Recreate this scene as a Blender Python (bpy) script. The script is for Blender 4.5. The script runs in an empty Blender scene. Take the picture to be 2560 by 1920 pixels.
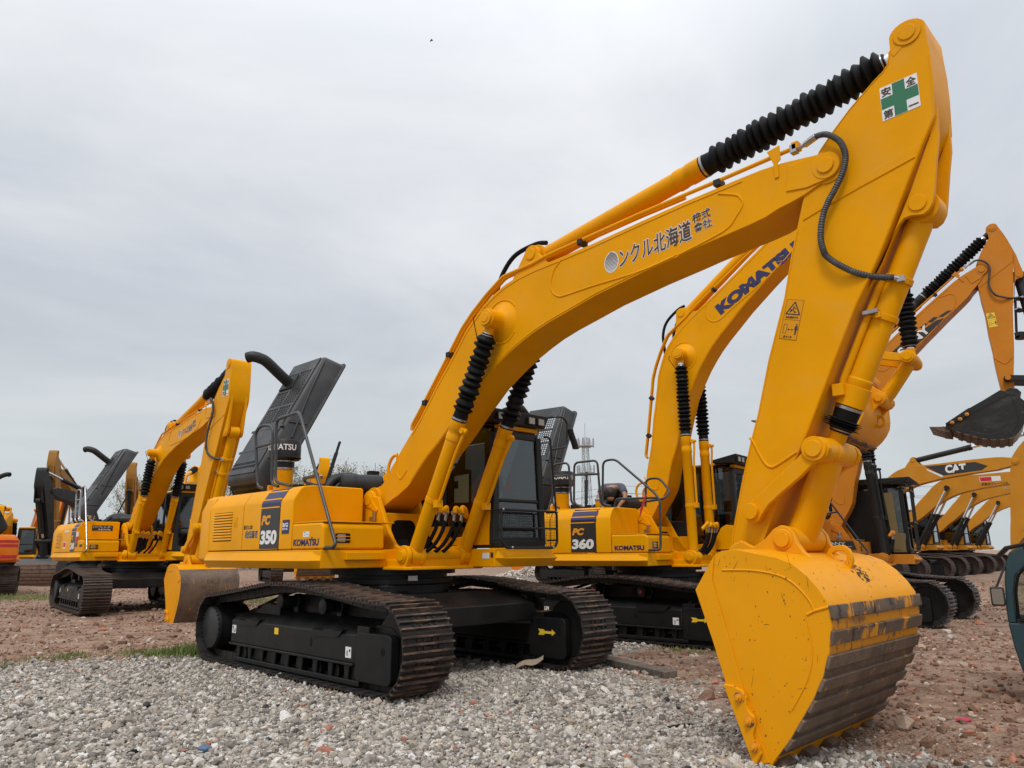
import bpy, bmesh, math, random
import numpy as np
from mathutils import Vector, Matrix, Euler
R = math.radians
random.seed(7)
rng = np.random.default_rng(11)
sc = bpy.context.scene
C = sc.collection

# ------------------------------------------------------------------ camera
cam = bpy.data.cameras.new('camera')
camo = bpy.data.objects.new('camera', cam)
C.objects.link(camo)
cam.sensor_width = 36
cam.lens = 26.343
cam.clip_end = 3000
cam.clip_start = 0.05
_r = Vector((0.7135, 0.7006, -0.00881)); _u = Vector((0.16085, -0.15155, 0.97527)); _f = Vector((-0.68194, 0.69728, 0.22082))
camo.matrix_world = Matrix(((_r.x, _u.x, -_f.x, 8.40912), (_r.y, _u.y, -_f.y, -6.28497), (_r.z, _u.z, -_f.z, 1.38814), (0, 0, 0, 1)))
sc.camera = camo

# ------------------------------------------------------------------ sky, sun, exposure
SUN_EL, SUN_AZ = R(54), R(-58)          # direction the light comes from (azimuth from +x towards +y)
world = bpy.data.worlds.new('World'); sc.world = world
world.use_nodes = True
nt = world.node_tree; nt.nodes.clear()
def wn(t, **k):
    n = nt.nodes.new(t)
    for a, b in k.items(): setattr(n, a, b)
    return n
wout = wn('ShaderNodeOutputWorld'); wbg = wn('ShaderNodeBackground')
sky = wn('ShaderNodeTexSky'); sky.sky_type = 'NISHITA'; sky.sun_disc = False
sky.sun_elevation = SUN_EL; sky.sun_rotation = math.pi/2 - SUN_AZ
sky.air_density = 1.0; sky.dust_density = 3.0
tc = wn('ShaderNodeTexCoord')
sep = wn('ShaderNodeSeparateXYZ'); nt.links.new(tc.outputs['Generated'], sep.inputs[0])
# project the view direction on a cloud layer so that the clouds stretch towards the horizon
zz = wn('ShaderNodeMath', operation='MAXIMUM'); nt.links.new(sep.outputs['Z'], zz.inputs[0]); zz.inputs[1].default_value = 0.0
za = wn('ShaderNodeMath', operation='ADD'); nt.links.new(zz.outputs[0], za.inputs[0]); za.inputs[1].default_value = 0.18
dv = wn('ShaderNodeVectorMath', operation='DIVIDE'); nt.links.new(tc.outputs['Generated'], dv.inputs[0])
cmb = wn('ShaderNodeCombineXYZ')
for i in range(3): nt.links.new(za.outputs[0], cmb.inputs[i])
nt.links.new(cmb.outputs[0], dv.inputs[1])
mp = wn('ShaderNodeMapping'); nt.links.new(dv.outputs[0], mp.inputs[0]); mp.inputs['Scale'].default_value = (1.0, 0.62, 0.8); mp.inputs['Rotation'].default_value = (0, 0, R(20)); mp.inputs['Location'].default_value = (0.35, 1.9, 0)
n1 = wn('ShaderNodeTexNoise'); nt.links.new(mp.outputs[0], n1.inputs['Vector']); n1.inputs['Scale'].default_value = 1.15; n1.inputs['Detail'].default_value = 10; n1.inputs['Roughness'].default_value = 0.56; n1.inputs['Distortion'].default_value = 0.5
cr = wn('ShaderNodeValToRGB'); nt.links.new(n1.outputs['Fac'], cr.inputs[0])
cr.color_ramp.elements[0].position = 0.33; cr.color_ramp.elements[0].color = (0.57, 0.615, 0.69, 1)
cr.color_ramp.elements[1].position = 0.66; cr.color_ramp.elements[1].color = (0.80, 0.82, 0.87, 1)
# the cloud deck is brighter overhead than at the horizon (overcast distribution)
gr = wn('ShaderNodeValToRGB'); nt.links.new(sep.outputs['Z'], gr.inputs[0])
e = gr.color_ramp.elements; e[0].position = 0.0; e[0].color = (0.93, 0.97, 0.955, 1); e[1].position = 1.0; e[1].color = (2.5, 2.45, 2.36, 1)
x = e.new(0.30); x.color = (0.98, 0.98, 0.97, 1)
x = e.new(0.55); x.color = (1.16, 1.15, 1.12, 1)
mul = wn('ShaderNodeMixRGB', blend_type='MULTIPLY'); mul.inputs[0].default_value = 1
nt.links.new(cr.outputs[0], mul.inputs[1]); nt.links.new(gr.outputs[0], mul.inputs[2])
# towards the horizon the layer closes to an even pale grey
hz = wn('ShaderNodeMapRange'); nt.links.new(sep.outputs['Z'], hz.inputs[0]); hz.inputs[1].default_value = 0.0; hz.inputs[2].default_value = 0.34; hz.inputs[3].default_value = 0.9; hz.inputs[4].default_value = 0.0
mh = wn('ShaderNodeMixRGB'); nt.links.new(hz.outputs[0], mh.inputs[0]); nt.links.new(mul.outputs[0], mh.inputs[1]); mh.inputs[2].default_value = (0.60, 0.645, 0.655, 1)
sk = wn('ShaderNodeMixRGB', blend_type='MULTIPLY'); sk.inputs[0].default_value = 1; nt.links.new(sky.outputs[0], sk.inputs[1]); sk.inputs[2].default_value = (0.09, 0.09, 0.09, 1)
ms = wn('ShaderNodeMixRGB'); ms.inputs[0].default_value = 0.93; nt.links.new(sk.outputs[0], ms.inputs[1]); nt.links.new(mh.outputs[0], ms.inputs[2])
nt.links.new(ms.outputs[0], wbg.inputs[0]); wbg.inputs[1].default_value = 1.0
nt.links.new(wbg.outputs[0], wout.inputs[0])
sun = bpy.data.lights.new('sun', 'SUN'); suno = bpy.data.objects.new('sun', sun); C.objects.link(suno)
sun.energy = 1.55; sun.angle = R(14); sun.color = (1.0, 0.96, 0.90)
sd = Vector((math.cos(SUN_EL)*math.cos(SUN_AZ), math.cos(SUN_EL)*math.sin(SUN_AZ), math.sin(SUN_EL)))
suno.rotation_euler = sd.to_track_quat('Z', 'Y').to_euler()
vs = sc.view_settings; vs.view_transform = 'Standard'; vs.look = 'None'; vs.exposure = 0.0; vs.gamma = 1

# ------------------------------------------------------------------ materials
MATS = {}
def mat(name, col, rough=0.5, metal=0.0, noise=None, coat=0.0, bump=0.0, bscale=60, rvar=0.0, spec=0.5):
    """noise: list of (second colour, scale, low, high, stretch) layers mixed over the base by procedural noise"""
    if name in MATS: return MATS[name]
    m = bpy.data.materials.new(name); m.use_nodes = True
    t = m.node_tree; b = t.nodes['Principled BSDF']
    b.inputs['Roughness'].default_value = rough; b.inputs['Metallic'].default_value = metal
    b.inputs['Coat Weight'].default_value = coat; b.inputs['Coat Roughness'].default_value = 0.12
    b.inputs['Specular IOR Level'].default_value = spec
    co = t.nodes.new('ShaderNodeTexCoord')
    last = None
    for i, (c2, s, lo, hi, st) in enumerate(noise or []):
        mpn = t.nodes.new('ShaderNodeMapping'); t.links.new(co.outputs['Object'], mpn.inputs[0]); mpn.inputs['Scale'].default_value = st; mpn.inputs['Location'].default_value = (i*3.7, i*1.3, i*.9)
        nz = t.nodes.new('ShaderNodeTexNoise'); t.links.new(mpn.outputs[0], nz.inputs['Vector']); nz.inputs['Scale'].default_value = s; nz.inputs['Detail'].default_value = 7; nz.inputs['Roughness'].default_value = 0.6
        rp = t.nodes.new('ShaderNodeMapRange'); t.links.new(nz.outputs['Fac'], rp.inputs[0]); rp.inputs[1].default_value = lo; rp.inputs[2].default_value = hi
        mx = t.nodes.new('ShaderNodeMixRGB'); t.links.new(rp.outputs[0], mx.inputs[0])
        if last is None: mx.inputs[1].default_value = (*col, 1)
        else: t.links.new(last, mx.inputs[1])
        mx.inputs[2].default_value = (*c2, 1)
        last = mx.outputs[0]
    if last is not None: t.links.new(last, b.inputs['Base Color'])
    else: b.inputs['Base Color'].default_value = (*col, 1)
    if bump or rvar:
        nz = t.nodes.new('ShaderNodeTexNoise'); t.links.new(co.outputs['Object'], nz.inputs['Vector']); nz.inputs['Scale'].default_value = bscale; nz.inputs['Detail'].default_value = 4
        if bump:
            bp = t.nodes.new('ShaderNodeBump'); bp.inputs['Strength'].default_value = bump; bp.inputs['Distance'].default_value = 0.01
            t.links.new(nz.outputs['Fac'], bp.inputs['Height']); t.links.new(bp.outputs[0], b.inputs['Normal'])
        if rvar:
            n3 = t.nodes.new('ShaderNodeTexNoise'); t.links.new(co.outputs['Object'], n3.inputs['Vector']); n3.inputs['Scale'].default_value = 3.5; n3.inputs['Detail'].default_value = 6
            rr = t.nodes.new('ShaderNodeMapRange'); t.links.new(n3.outputs['Fac'], rr.inputs[0]); rr.inputs[1].default_value = .3; rr.inputs[2].default_value = .7; rr.inputs[3].default_value = rough-rvar; rr.inputs[4].default_value = rough+rvar
            t.links.new(rr.outputs[0], b.inputs['Roughness'])
    MATS[name] = m
    return m
U1 = (1, 1, 1)
def paint(name, c, d, k=0.0):
    dust = tuple(.78*c[i]+.22*d[i] for i in range(3)); dk = tuple(.86*v for v in c)
    return mat(name, c, .42, 0, [(dk, 1.1, .42, .75, U1), (dust, 2.6, .52, .85, U1), ((.10, .06, .02), 38, .73, .78, U1)], coat=0, bump=.012, bscale=14, rvar=.08, spec=.10)
YEL = paint('yellow_paint', (.77, .325, .0), (.42, .30, .14))
YEL2 = paint('yellow_paint_newer', (.78, .338, .0), (.42, .30, .14))
CATY = paint('ochre_yellow_paint', (.52, .222, .022), (.40, .29, .16))
ORG = paint('amber_orange_paint', (.56, .205, .022), (.38, .26, .16))
ORG2 = paint('bright_orange_paint', (.78, .20, .02), (.40, .28, .18))
BRN = paint('brownish_ochre_paint', (.33, .165, .04), (.30, .22, .14))
BUCKY = mat('scratched_yellow_paint', (.77, .315, .0), .46, 0, [((.71, .288, .0), 1.4, .4, .7, U1), ((.07, .045, .025), 22, .66, .69, (1, 1, 1)), ((.09, .055, .03), 30, .70, .73, (1, 1, .16)), ((.05, .04, .03), 5.5, .74, .76, (1, 1, .8))], coat=0, bump=.03, bscale=20, rvar=.10, spec=.22)
WORN = mat('worn_brown_steel', (.150, .098, .064), .6, .05, [((.075, .050, .036), 4, .42, .7, (1, .7, 1)), ((.21, .145, .10), 30, .5, .75, (1, .9, .25)), ((.045, .033, .027), 14, .60, .72, (1, 1, .5)), ((.60, .235, .004), 11, .655, .675, (1, 1, .6))], bump=.15, bscale=40, rvar=.15)
WORN_P = mat('worn_steel_with_paint_remains', (.60, .235, .004), .55, .0, [((.12, .078, .05), 3.2, .44, .50, (1, .8, 1)), ((.10, .066, .044), 26, .50, .58, (1, 1, .16)), ((.028, .021, .018), 6, .56, .60, (1, .9, .6)), ((.17, .115, .075), 45, .62, .75, (1, .8, .3))], bump=.15, bscale=40)
WORN2 = mat('half_worn_yellow_steel', (.68, .262, .003), .5, .0, [((.16, .10, .06), 13, .56, .64, (1, 1, .7)), ((.035, .026, .02), 22, .61, .66, (1, 1, .55)), ((.13, .085, .055), 2.6, .58, .66, (1, .6, 1))], bump=.15, bscale=40, rvar=.12)
MUD = mat('clay_stained_steel', (.13, .082, .055), .75, .1, [((.20, .13, .09), 9, .45, .7, U1), ((.06, .042, .032), 4, .5, .7, U1)], bump=.5, bscale=35)
BLK = mat('black_chassis_paint', (.0075, .0075, .008), .45, 0, [((.014, .0125, .011), 3.2, .45, .75, U1), ((.035, .028, .021), 9, .64, .82, U1)], bump=.02, bscale=25, rvar=.10, spec=.3)
BLK2 = mat('satin_black_plastic', (.011, .0115, .012), .5, 0, [((.021, .021, .021), 2.5, .45, .8, U1)], bump=.02, bscale=90, rvar=.08, spec=.35)
GREY = mat('dark_grey_hood_paint', (.018, .019, .021), .46, 0, [((.05, .05, .05), 2.0, .45, .8, U1)], coat=.05, bump=.02, bscale=50, rvar=.1)
RAIL = mat('grey_rail_paint', (.035, .037, .04), .4, 0, [((.06, .058, .055), 6, .5, .8, U1)], rvar=.1)
RUB = mat('black_rubber', (.0045, .0045, .0048), .6, 0, [((.010, .0095, .009), 5, .5, .8, U1)], bump=.06, bscale=40, rvar=.1, spec=.18)
STEEL = mat('bright_steel', (.42, .42, .43), .3, .95, [((.30, .29, .28), 12, .45, .7, U1)], rvar=.1)
CHROME = mat('chrome_rod', (.72, .72, .72), .16, 1.0)
HOSE = mat('grey_spiral_hose', (.05, .05, .052), .5, .2, [((.11, .11, .11), 30, .5, .7, U1)])
TRK = mat('dark_track_steel', (.018, .0165, .016), .5, .25, [((.035, .027, .022), 6, .45, .7, U1), ((.10, .062, .045), 16, .60, .76, U1)], bump=.08, bscale=30, rvar=.15)
BAR = mat('rubbed_rusty_steel', (.045, .036, .031), .5, .35, [((.20, .120, .085), 11, .42, .62, (1, .5, 1)), ((.36, .31, .27), 21, .62, .76, (1, .4, 1))], bump=.1, bscale=40, rvar=.15)
TRK2 = mat('brown_track_steel', (.050, .034, .026), .6, .25, [((.09, .058, .042), 6, .45, .7, U1), ((.022, .018, .016), 13, .55, .75, U1)], bump=.1, bscale=30)
BAR2 = mat('brown_rubbed_steel', (.12, .085, .068), .5, .35, [((.065, .045, .036), 11, .42, .62, (1, .5, 1)), ((.26, .21, .17), 21, .62, .74, (1, .4, 1))], bump=.1, bscale=40)
WHT = mat('white_decal', (.72, .72, .72), .45)
DKDEC = mat('dark_decal', (.025, .025, .026), .38)
NAVY = mat('navy_decal', (.022, .020, .085), .38)
BRWNDEC = mat('dark_brown_lettering', (.045, .026, .024), .4)
YDEC = mat('orange_yellow_decal', (.75, .31, .01), .4)
LEM = mat('lemon_sticker', (.78, .52, .03), .45)
GRN = mat('green_decal', (.018, .145, .068), .4)
RED = mat('red_cloth', (.42, .010, .018), .7)
REDDEC = mat('red_decal', (.50, .015, .03), .45)
GOLD = mat('dull_gold_panel', (.17, .12, .05), .5)
STICK = mat('olive_paper', (.13, .15, .085), .7)
SEATM = mat('dark_seat_cloth', (.02, .021, .023), .85)
TEAL = mat('dull_teal_paint', (.010, .040, .052), .4, 0, [((.03, .055, .06), 4, .5, .8, U1)], coat=.2, rvar=.12)
LENS = mat('lamp_glass', (.30, .26, .22), .15, .3)
GALV = mat('galvanised_lattice', (.34, .36, .38), .6, .3)
CONC = mat('pole_concrete', (.26, .27, .27), .8)
def glass(name, tint, tr, ior=1.5):
    m = bpy.data.materials.new(name); m.use_nodes = True; t = m.node_tree; t.nodes.clear()
    o = t.nodes.new('ShaderNodeOutputMaterial'); a = t.nodes.new('ShaderNodeBsdfTransparent'); a.inputs[0].default_value = (*tint, 1)
    g = t.nodes.new('ShaderNodeBsdfGlossy'); g.inputs['Roughness'].default_value = .04; g.inputs[0].default_value = (.9, .93, .95, 1)
    f = t.nodes.new('ShaderNodeLayerWeight'); f.inputs[0].default_value = .5
    pw = t.nodes.new('ShaderNodeMath'); pw.operation = 'POWER'; pw.inputs[1].default_value = 3.5; t.links.new(f.outputs['Facing'], pw.inputs[0])
    ad = t.nodes.new('ShaderNodeMath'); ad.operation = 'ADD'; ad.inputs[1].default_value = tr; t.links.new(pw.outputs[0], ad.inputs[0])
    mx = t.nodes.new('ShaderNodeMixShader'); t.links.new(ad.outputs[0], mx.inputs[0]); t.links.new(a.outputs[0], mx.inputs[1]); t.links.new(g.outputs[0], mx.inputs[2])
    t.links.new(mx.outputs[0], o.inputs[0]); return m
GLS = glass('tinted_cab_glass', (.42, .445, .445), .08)
GLS2 = glass('dusty_cab_glass', (.86, .88, .84), .03)

# ------------------------------------------------------------------ mesh helpers
class MB:
    def __init__(s): s.v = []; s.f = []; s.mi = []; s.cur = 0
    def add(s, vs, fs, M=None):
        b = len(s.v)
        if M is not None: vs = [M @ Vector(v) for v in vs]
        s.v += [tuple(v) for v in vs]; s.f += [[b+i for i in f] for f in fs]; s.mi += [s.cur]*len(fs)
        return s
    def box(s, x0, x1, y0, y1, z0, z1, M=None):
        vs = [(a, b, c) for a in (x0, x1) for b in (y0, y1) for c in (z0, z1)]
        return s.add(vs, [(0, 1, 3, 2), (4, 6, 7, 5), (0, 4, 5, 1), (2, 3, 7, 6), (0, 2, 6, 4), (1, 5, 7, 3)], M)
    def prism(s, pts, a, b, ax='y', M=None):
        n = len(pts)
        def mk(p, t): return (p[0], t, p[1]) if ax == 'y' else ((p[0], p[1], t) if ax == 'z' else (t, p[0], p[1]))
        vs = [mk(p, a) for p in pts]+[mk(p, b) for p in pts]
        return s.add(vs, [list(range(n)), list(range(2*n-1, n-1, -1))]+[(i, (i+1) % n, n+(i+1) % n, n+i) for i in range(n)], M)
    def loft(s, loops, cap=True, M=None):
        n = len(loops[0]); vs = [p for l in loops for p in l]; fs = []
        for k in range(len(loops)-1):
            for i in range(n): fs.append((k*n+i, k*n+(i+1) % n, (k+1)*n+(i+1) % n, (k+1)*n+i))
        if cap: fs += [list(range(n))[::-1], [(len(loops)-1)*n+i for i in range(n)]]
        return s.add(vs, fs, M)
    def lathe(s, p0, p1, prof, n=20, M=None):
        """prof: (distance along the axis from p0, radius)"""
        p0 = Vector(p0); d = (Vector(p1)-p0).normalized(); a = d.orthogonal().normalized(); b = d.cross(a)
        loops = [[p0+d*t+(a*math.cos(2*math.pi*i/n)+b*math.sin(2*math.pi*i/n))*r for i in range(n)] for t, r in prof]
        return s.loft(loops, True, M)
    def cyl(s, p0, p1, r, r1=None, n=20, M=None):
        L = (Vector(p1)-Vector(p0)).length
        return s.lathe(p0, p1, [(0, r), (L, r if r1 is None else r1)], n, M)
    def tube(s, path, r, n=8, M=None, rf=None):
        P = [Vector(p) for p in path]; loops = []; prev = None
        for i, p in enumerate(P):
            t = (P[min(i+1, len(P)-1)]-P[max(i-1, 0)]).normalized()
            if prev is None: a = t.orthogonal().normalized()
            else:
                a = prev-t*prev.dot(t)
                a = a.normalized() if a.length > 1e-6 else t.orthogonal().normalized()
            prev = a; b = t.cross(a); rr = r if rf is None else rf(i)
            loops.append([p+(a*math.cos(2*math.pi*k/n)+b*math.sin(2*math.pi*k/n))*rr for k in range(n)])
        return s.loft(loops, True, M)
    def sphere(s, c, r, n=12, m=8, sx=1, sy=1, sz=1):
        loops = []
        for j in range(1, m):
            a = math.pi*j/m
            loops.append([(c[0]+r*sx*math.sin(a)*math.cos(2*math.pi*i/n), c[1]+r*sy*math.sin(a)*math.sin(2*math.pi*i/n), c[2]+r*sz*math.cos(a)) for i in range(n)])
        return s.loft(loops, True)
    def mesh(s, name, mats, smooth=35):
        me = bpy.data.meshes.new(name); me.from_pydata(s.v, [], s.f)
        me.polygons.foreach_set('material_index', s.mi)
        bm = bmesh.new(); bm.from_mesh(me); bmesh.ops.recalc_face_normals(bm, faces=bm.faces); bm.to_mesh(me); bm.free()
        for m in (mats if isinstance(mats, (list, tuple)) else [mats]): me.materials.append(m)
        if smooth:
            me.polygons.foreach_set('use_smooth', [True]*len(me.polygons)); me.set_sharp_from_angle(angle=R(smooth))
        me.update(); return me
def smooth_path(pts, k=6, closed=False):
    P = [Vector(p) for p in pts]; out = []
    n = len(P)
    for i in range(n-1):
        a, b, c, d = P[max(i-1, 0)], P[i], P[i+1], P[min(i+2, n-1)]
        for j in range(k):
            t = j/k
            out.append(.5*((2*b)+(c-a)*t+(2*a-5*b+4*c-d)*t*t+(3*b-a-3*c+d)*t**3))
    return out+[P[-1]]
def fillet(pts, r, k=5):
    """round the inner corners of a polyline"""
    P = [Vector(p) for p in pts]; out = [P[0]]
    for i in range(1, len(P)-1):
        a, b, c = P[i-1], P[i], P[i+1]
        d1 = (a-b); d2 = (c-b); q = min(r, d1.length*.49, d2.length*.49)
        s1 = b+d1.normalized()*q; s2 = b+d2.normalized()*q
        for j in range(k+1):
            t = j/k; out.append(s1*(1-t)**2+b*2*t*(1-t)+s2*t*t)
    return out+[P[-1]]
def arc(cx, cz, r, a0, a1, n=10): return [(cx+r*math.cos(R(a0+(a1-a0)*i/n)), cz+r*math.sin(R(a0+(a1-a0)*i/n))) for i in range(n+1)]
def rrect(x0, x1, y0, y1, r, n=4):
    return arc(x1-r, y1-r, r, 0, 90, n)+arc(x0+r, y1-r, r, 90, 180, n)+arc(x0+r, y0+r, r, 180, 270, n)+arc(x1-r, y0+r, r, 270, 360, n)
MC = {}
def obj(name, me, parent=None, loc=None, rot=None, bevel=0, seg=2):
    o = bpy.data.objects.new(name, me); C.objects.link(o)
    if parent is not None: o.parent = parent
    if loc is not None: o.location = loc
    if rot is not None: o.rotation_euler = rot
    if bevel:
        b = o.modifiers.new('bevel', 'BEVEL'); b.width = bevel; b.segments = seg; b.limit_method = 'ANGLE'; b.angle_limit = R(38); b.harden_normals = True
    return o
def part(parent, name, fn, mats, key=None, bevel=0, **kw):
    """fn() -> MB; meshes with the same key and materials are shared between machines"""
    mk = mats if isinstance(mats, (list, tuple)) else [mats]
    if key is not None:
        k = (key,)+tuple(m.name for m in mk)
        if k not in MC: MC[k] = fn().mesh(name, mk)
        me = MC[k]
    else: me = fn().mesh(name, mk)
    return obj(name, me, parent, bevel=bevel, **kw)
def tag(o, label, cat, group=None, kind=None):
    o['label'] = label; o['category'] = cat
    if group: o['group'] = group
    if kind: o['kind'] = kind
    return o
def empty(name, loc, rz=0, s=1):
    o = bpy.data.objects.new(name, None); C.objects.link(o); o.location = loc; o.rotation_euler = (0, 0, rz); o.scale = (s, s, s); o.empty_display_size = .3
    return o
TC = {}
def text_mesh(body, bold=0.0, shear=0.0, extrude=.01):
    k = (body, bold, shear, extrude)
    if k not in TC:
        c = bpy.data.curves.new('t', 'FONT'); c.body = body; c.offset = bold; c.shear = shear; c.extrude = extrude; c.resolution_u = 4
        o = bpy.data.objects.new('t', c); C.objects.link(o)
        bpy.context.view_layer.update()
        me = bpy.data.meshes.new_from_object(o.evaluated_get(bpy.context.evaluated_depsgraph_get()))
        bpy.data.objects.remove(o); bpy.data.curves.remove(c)
        n = len(me.vertices); a = np.empty(n*3); me.vertices.foreach_get('co', a); a = a.reshape(-1, 3)
        TC[k] = (a, [list(p.vertices) for p in me.polygons]); bpy.data.meshes.remove(me)
    return TC[k]
def lettering(parent, name, body, p0, xv, yv, w, h, m, bold=0.0, shear=0.0, off=0.003, ref=None, **kw):
    """text fitted in the rectangle p0 + xv*w + yv*h; off = how far it stands off the surface"""
    a, fs = text_mesh(body, bold, shear)
    rr = text_mesh(body, ref[0], ref[1])[0] if ref else a
    lo = rr.min(0); hi = rr.max(0)
    xv = Vector(xv).normalized(); yv = Vector(yv).normalized(); nv = xv.cross(yv)
    b = MB(); z0, z1 = a[:, 2].min(), a[:, 2].max()
    b.add([Vector(p0)+xv*(w*(v[0]-lo[0])/(hi[0]-lo[0]))+yv*(h*(v[1]-lo[1])/(hi[1]-lo[1]))+nv*(off*(.3+.7*(v[2]-z0)/(z1-z0))) for v in a], fs)
    return obj(name, b.mesh(name, m, 0), parent, **kw)
def plate(parent, name, pts, nv, m, th=.003, **kw):
    """thin sticker or plate over the planar polygon pts"""
    n = Vector(nv).normalized(); P = [Vector(p) for p in pts]; k = len(P)
    b = MB().add([p-n*.004 for p in P]+[p+n*th for p in P], [list(range(k)), list(range(2*k-1, k-1, -1))]+[(i, (i+1) % k, k+(i+1) % k, k+i) for i in range(k)])
    return obj(name, b.mesh(name, m, 0), parent, **kw)

# ------------------------------------------------------------------ excavators
F0 = Vector((-0.113, 0, 2.112)); TIP = (6.382, 2.469); HIN = (-1.005, -3.279)
BOOM = [(0.0, 0.16), (0.131, .19), (0.262, .28), (0.346, .418), (0.451, .508), (.545, .619), (.765, .835), (.947, 1.018), (1.110, 1.212), (1.283, 1.417), (1.461, 1.600), (1.685, 1.847), (1.822, 2.010), (1.957, 2.123), (2.139, 2.258), (2.334, 2.362), (2.523, 2.430), (2.753, 2.477), (2.975, 2.501), (3.26, 2.512), (3.532, 2.522), (3.843, 2.540), (4.505, 2.592), (4.991, 2.625), (5.349, 2.640), (5.619, 2.652), (5.80, 2.656), (6.008, 2.647), (6.164, 2.624), (6.30, 2.604)]+arc(6.382, 2.469, .125, 105, -75, 9)+[(6.345, 2.341), (6.172, 2.277), (6.054, 2.250), (5.935, 2.230), (5.811, 2.190), (5.669, 2.170), (5.392, 2.142), (5.099, 2.112), (4.889, 2.084), (4.483, 2.036), (3.882, 1.945), (3.549, 1.871), (3.241, 1.805), (3.003, 1.740), (2.814, 1.670), (2.591, 1.575), (2.36, 1.451), (2.09, 1.29), (1.75, 1.01), (1.466, .758), (1.302, .626), (1.095, .480), (.901, .308), (.77, .181), (.703, .132), (.515, .038), (.355, -.02), (.2, -.10), (0.05, -.16)]+arc(0, 0, .17, 250, 110, 7)
PAD1 = [(3.424, 2.494), (3.312, 2.406), (3.254, 2.290), (3.251, 2.192), (3.29, 2.117), (3.357, 2.068), (3.45, 2.055), (3.83, 2.061), (4.455, 2.058), (4.85, 2.10)]
PAD2 = [(4.9, 2.10), (5.395, 2.190), (5.535, 2.296), (5.606, 2.390), (5.585, 2.462), (5.542, 2.505), (5.369, 2.58)]
ARM = [(.739+.14*math.cos(R(a)), .899+.115*math.sin(R(a))) for a in range(20, 185, 15)]+[(.598, .82), (.565, .702), (.525, .656), (.463, .618), (.37, .549), (.224, .439), (.072, .298), (-.06, .16), (-.135, .02), (-.19, -.12), (-.240, -.25), (-.313, -.482), (-.376, -.669), (-.481, -1.059), (-.671, -1.576), (-.809, -2.033), (-.899, -2.274), (-1.018, -2.645), (-1.13, -3.036), (-1.165, -3.24)]+arc(-1.005, -3.279, .16, 190, 340, 8)+[(-.859, -3.126), (-.703, -2.801), (-.566, -2.562), (-.495, -2.433), (-.387, -2.236), (-.258, -1.982), (-.11, -1.682), (.112, -1.251), (.218, -1.081), (.322, -.904), (.439, -.682), (.557, -.445), (.681, -.205), (.741, -.085), (.816, .047), (.85, .116), (.873, .423), (.878, .633), (.872, .80)]
BRK = [(.86, .20), (.845, -.041), (.811, -.206), (.758, -.495), (.742, -.566), (.707, -.622), (.66, -.649), (.575, -.628), (.521, -.636), (.479, -.674), (.423, -.769), (.20, -1.13), (.32, -.95), (.6, -.42), (.78, -.03)]
SLINK = [(-.349, -2.335), (-.295, -2.305), (-.245, -2.311), (-.199, -2.351), (-.180, -2.40), (-.20, -2.455), (-.245, -2.490), (-.326, -2.518), (-.437, -2.61), (-.595, -2.72), (-.722, -2.815), (-.783, -2.884), (-.821, -2.944), (-.868, -2.968), (-.923, -2.95), (-.952, -2.887), (-.935, -2.825), (-.888, -2.79), (-.695, -2.642), (-.449, -2.457), (-.385, -2.40)]
BKT = [(-.915, -3.219), (-.855, -3.186), (-.741, -3.176), (-.62, -3.199), (-.413, -3.238), (-.304, -3.28), (-.203, -3.362), (-.126, -3.452), (-.073, -3.54), (-.060, -3.62), (-.062, -3.70), (-.096, -3.864), (-.154, -4.034), (-.242, -4.197), (-.328, -4.323), (-.427, -4.471), (-.537, -4.604), (-.612, -4.704), (-.688, -4.673), (-.887, -4.149), (-.976, -3.847), (-1.098, -3.481)]
SCUT = [(-.895, -4.149), (-.82, -4.150), (-.74, -4.180), (-.713, -4.222), (-.718, -4.275), (-.703, -4.313), (-.665, -4.347), (-.658, -4.397), (-.682, -4.461), (-.680, -4.510), (-.645, -4.533), (-.630, -4.589), (-.689, -4.69)]
LUG = [(-1.16, -3.27), (-1.10, -3.15), (-1.0, -3.10), (-.891, -3.155), (-.849, -3.135), (-.78, -3.09), (-.705, -3.016), (-.639, -2.985), (-.577, -3.0), (-.532, -3.056), (-.514, -3.127), (-.461, -3.203), (-.380, -3.262), (-.45, -3.40), (-1.1, -3.42)]
HOOK = [(-.43, -3.235), (-.394, -3.175), (-.338, -3.150), (-.28, -3.148), (-.235, -3.18), (-.214, -3.235), (-.214, -3.27), (-.24, -3.345), (-.31, -3.38), (-.30, -3.30), (-.262, -3.262), (-.262, -3.222), (-.285, -3.195), (-.335, -3.195), (-.375, -3.215), (-.36, -3.245), (-.305, -3.262), (-.33, -3.36), (-.46, -3.30)]
def h(pts, o): return [(p[0]-o[0], p[1]-o[1]) for p in pts]
def rot2(v, t): return (math.cos(t)*v[0]-math.sin(t)*v[1], math.sin(t)*v[0]+math.cos(t)*v[1])

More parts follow.
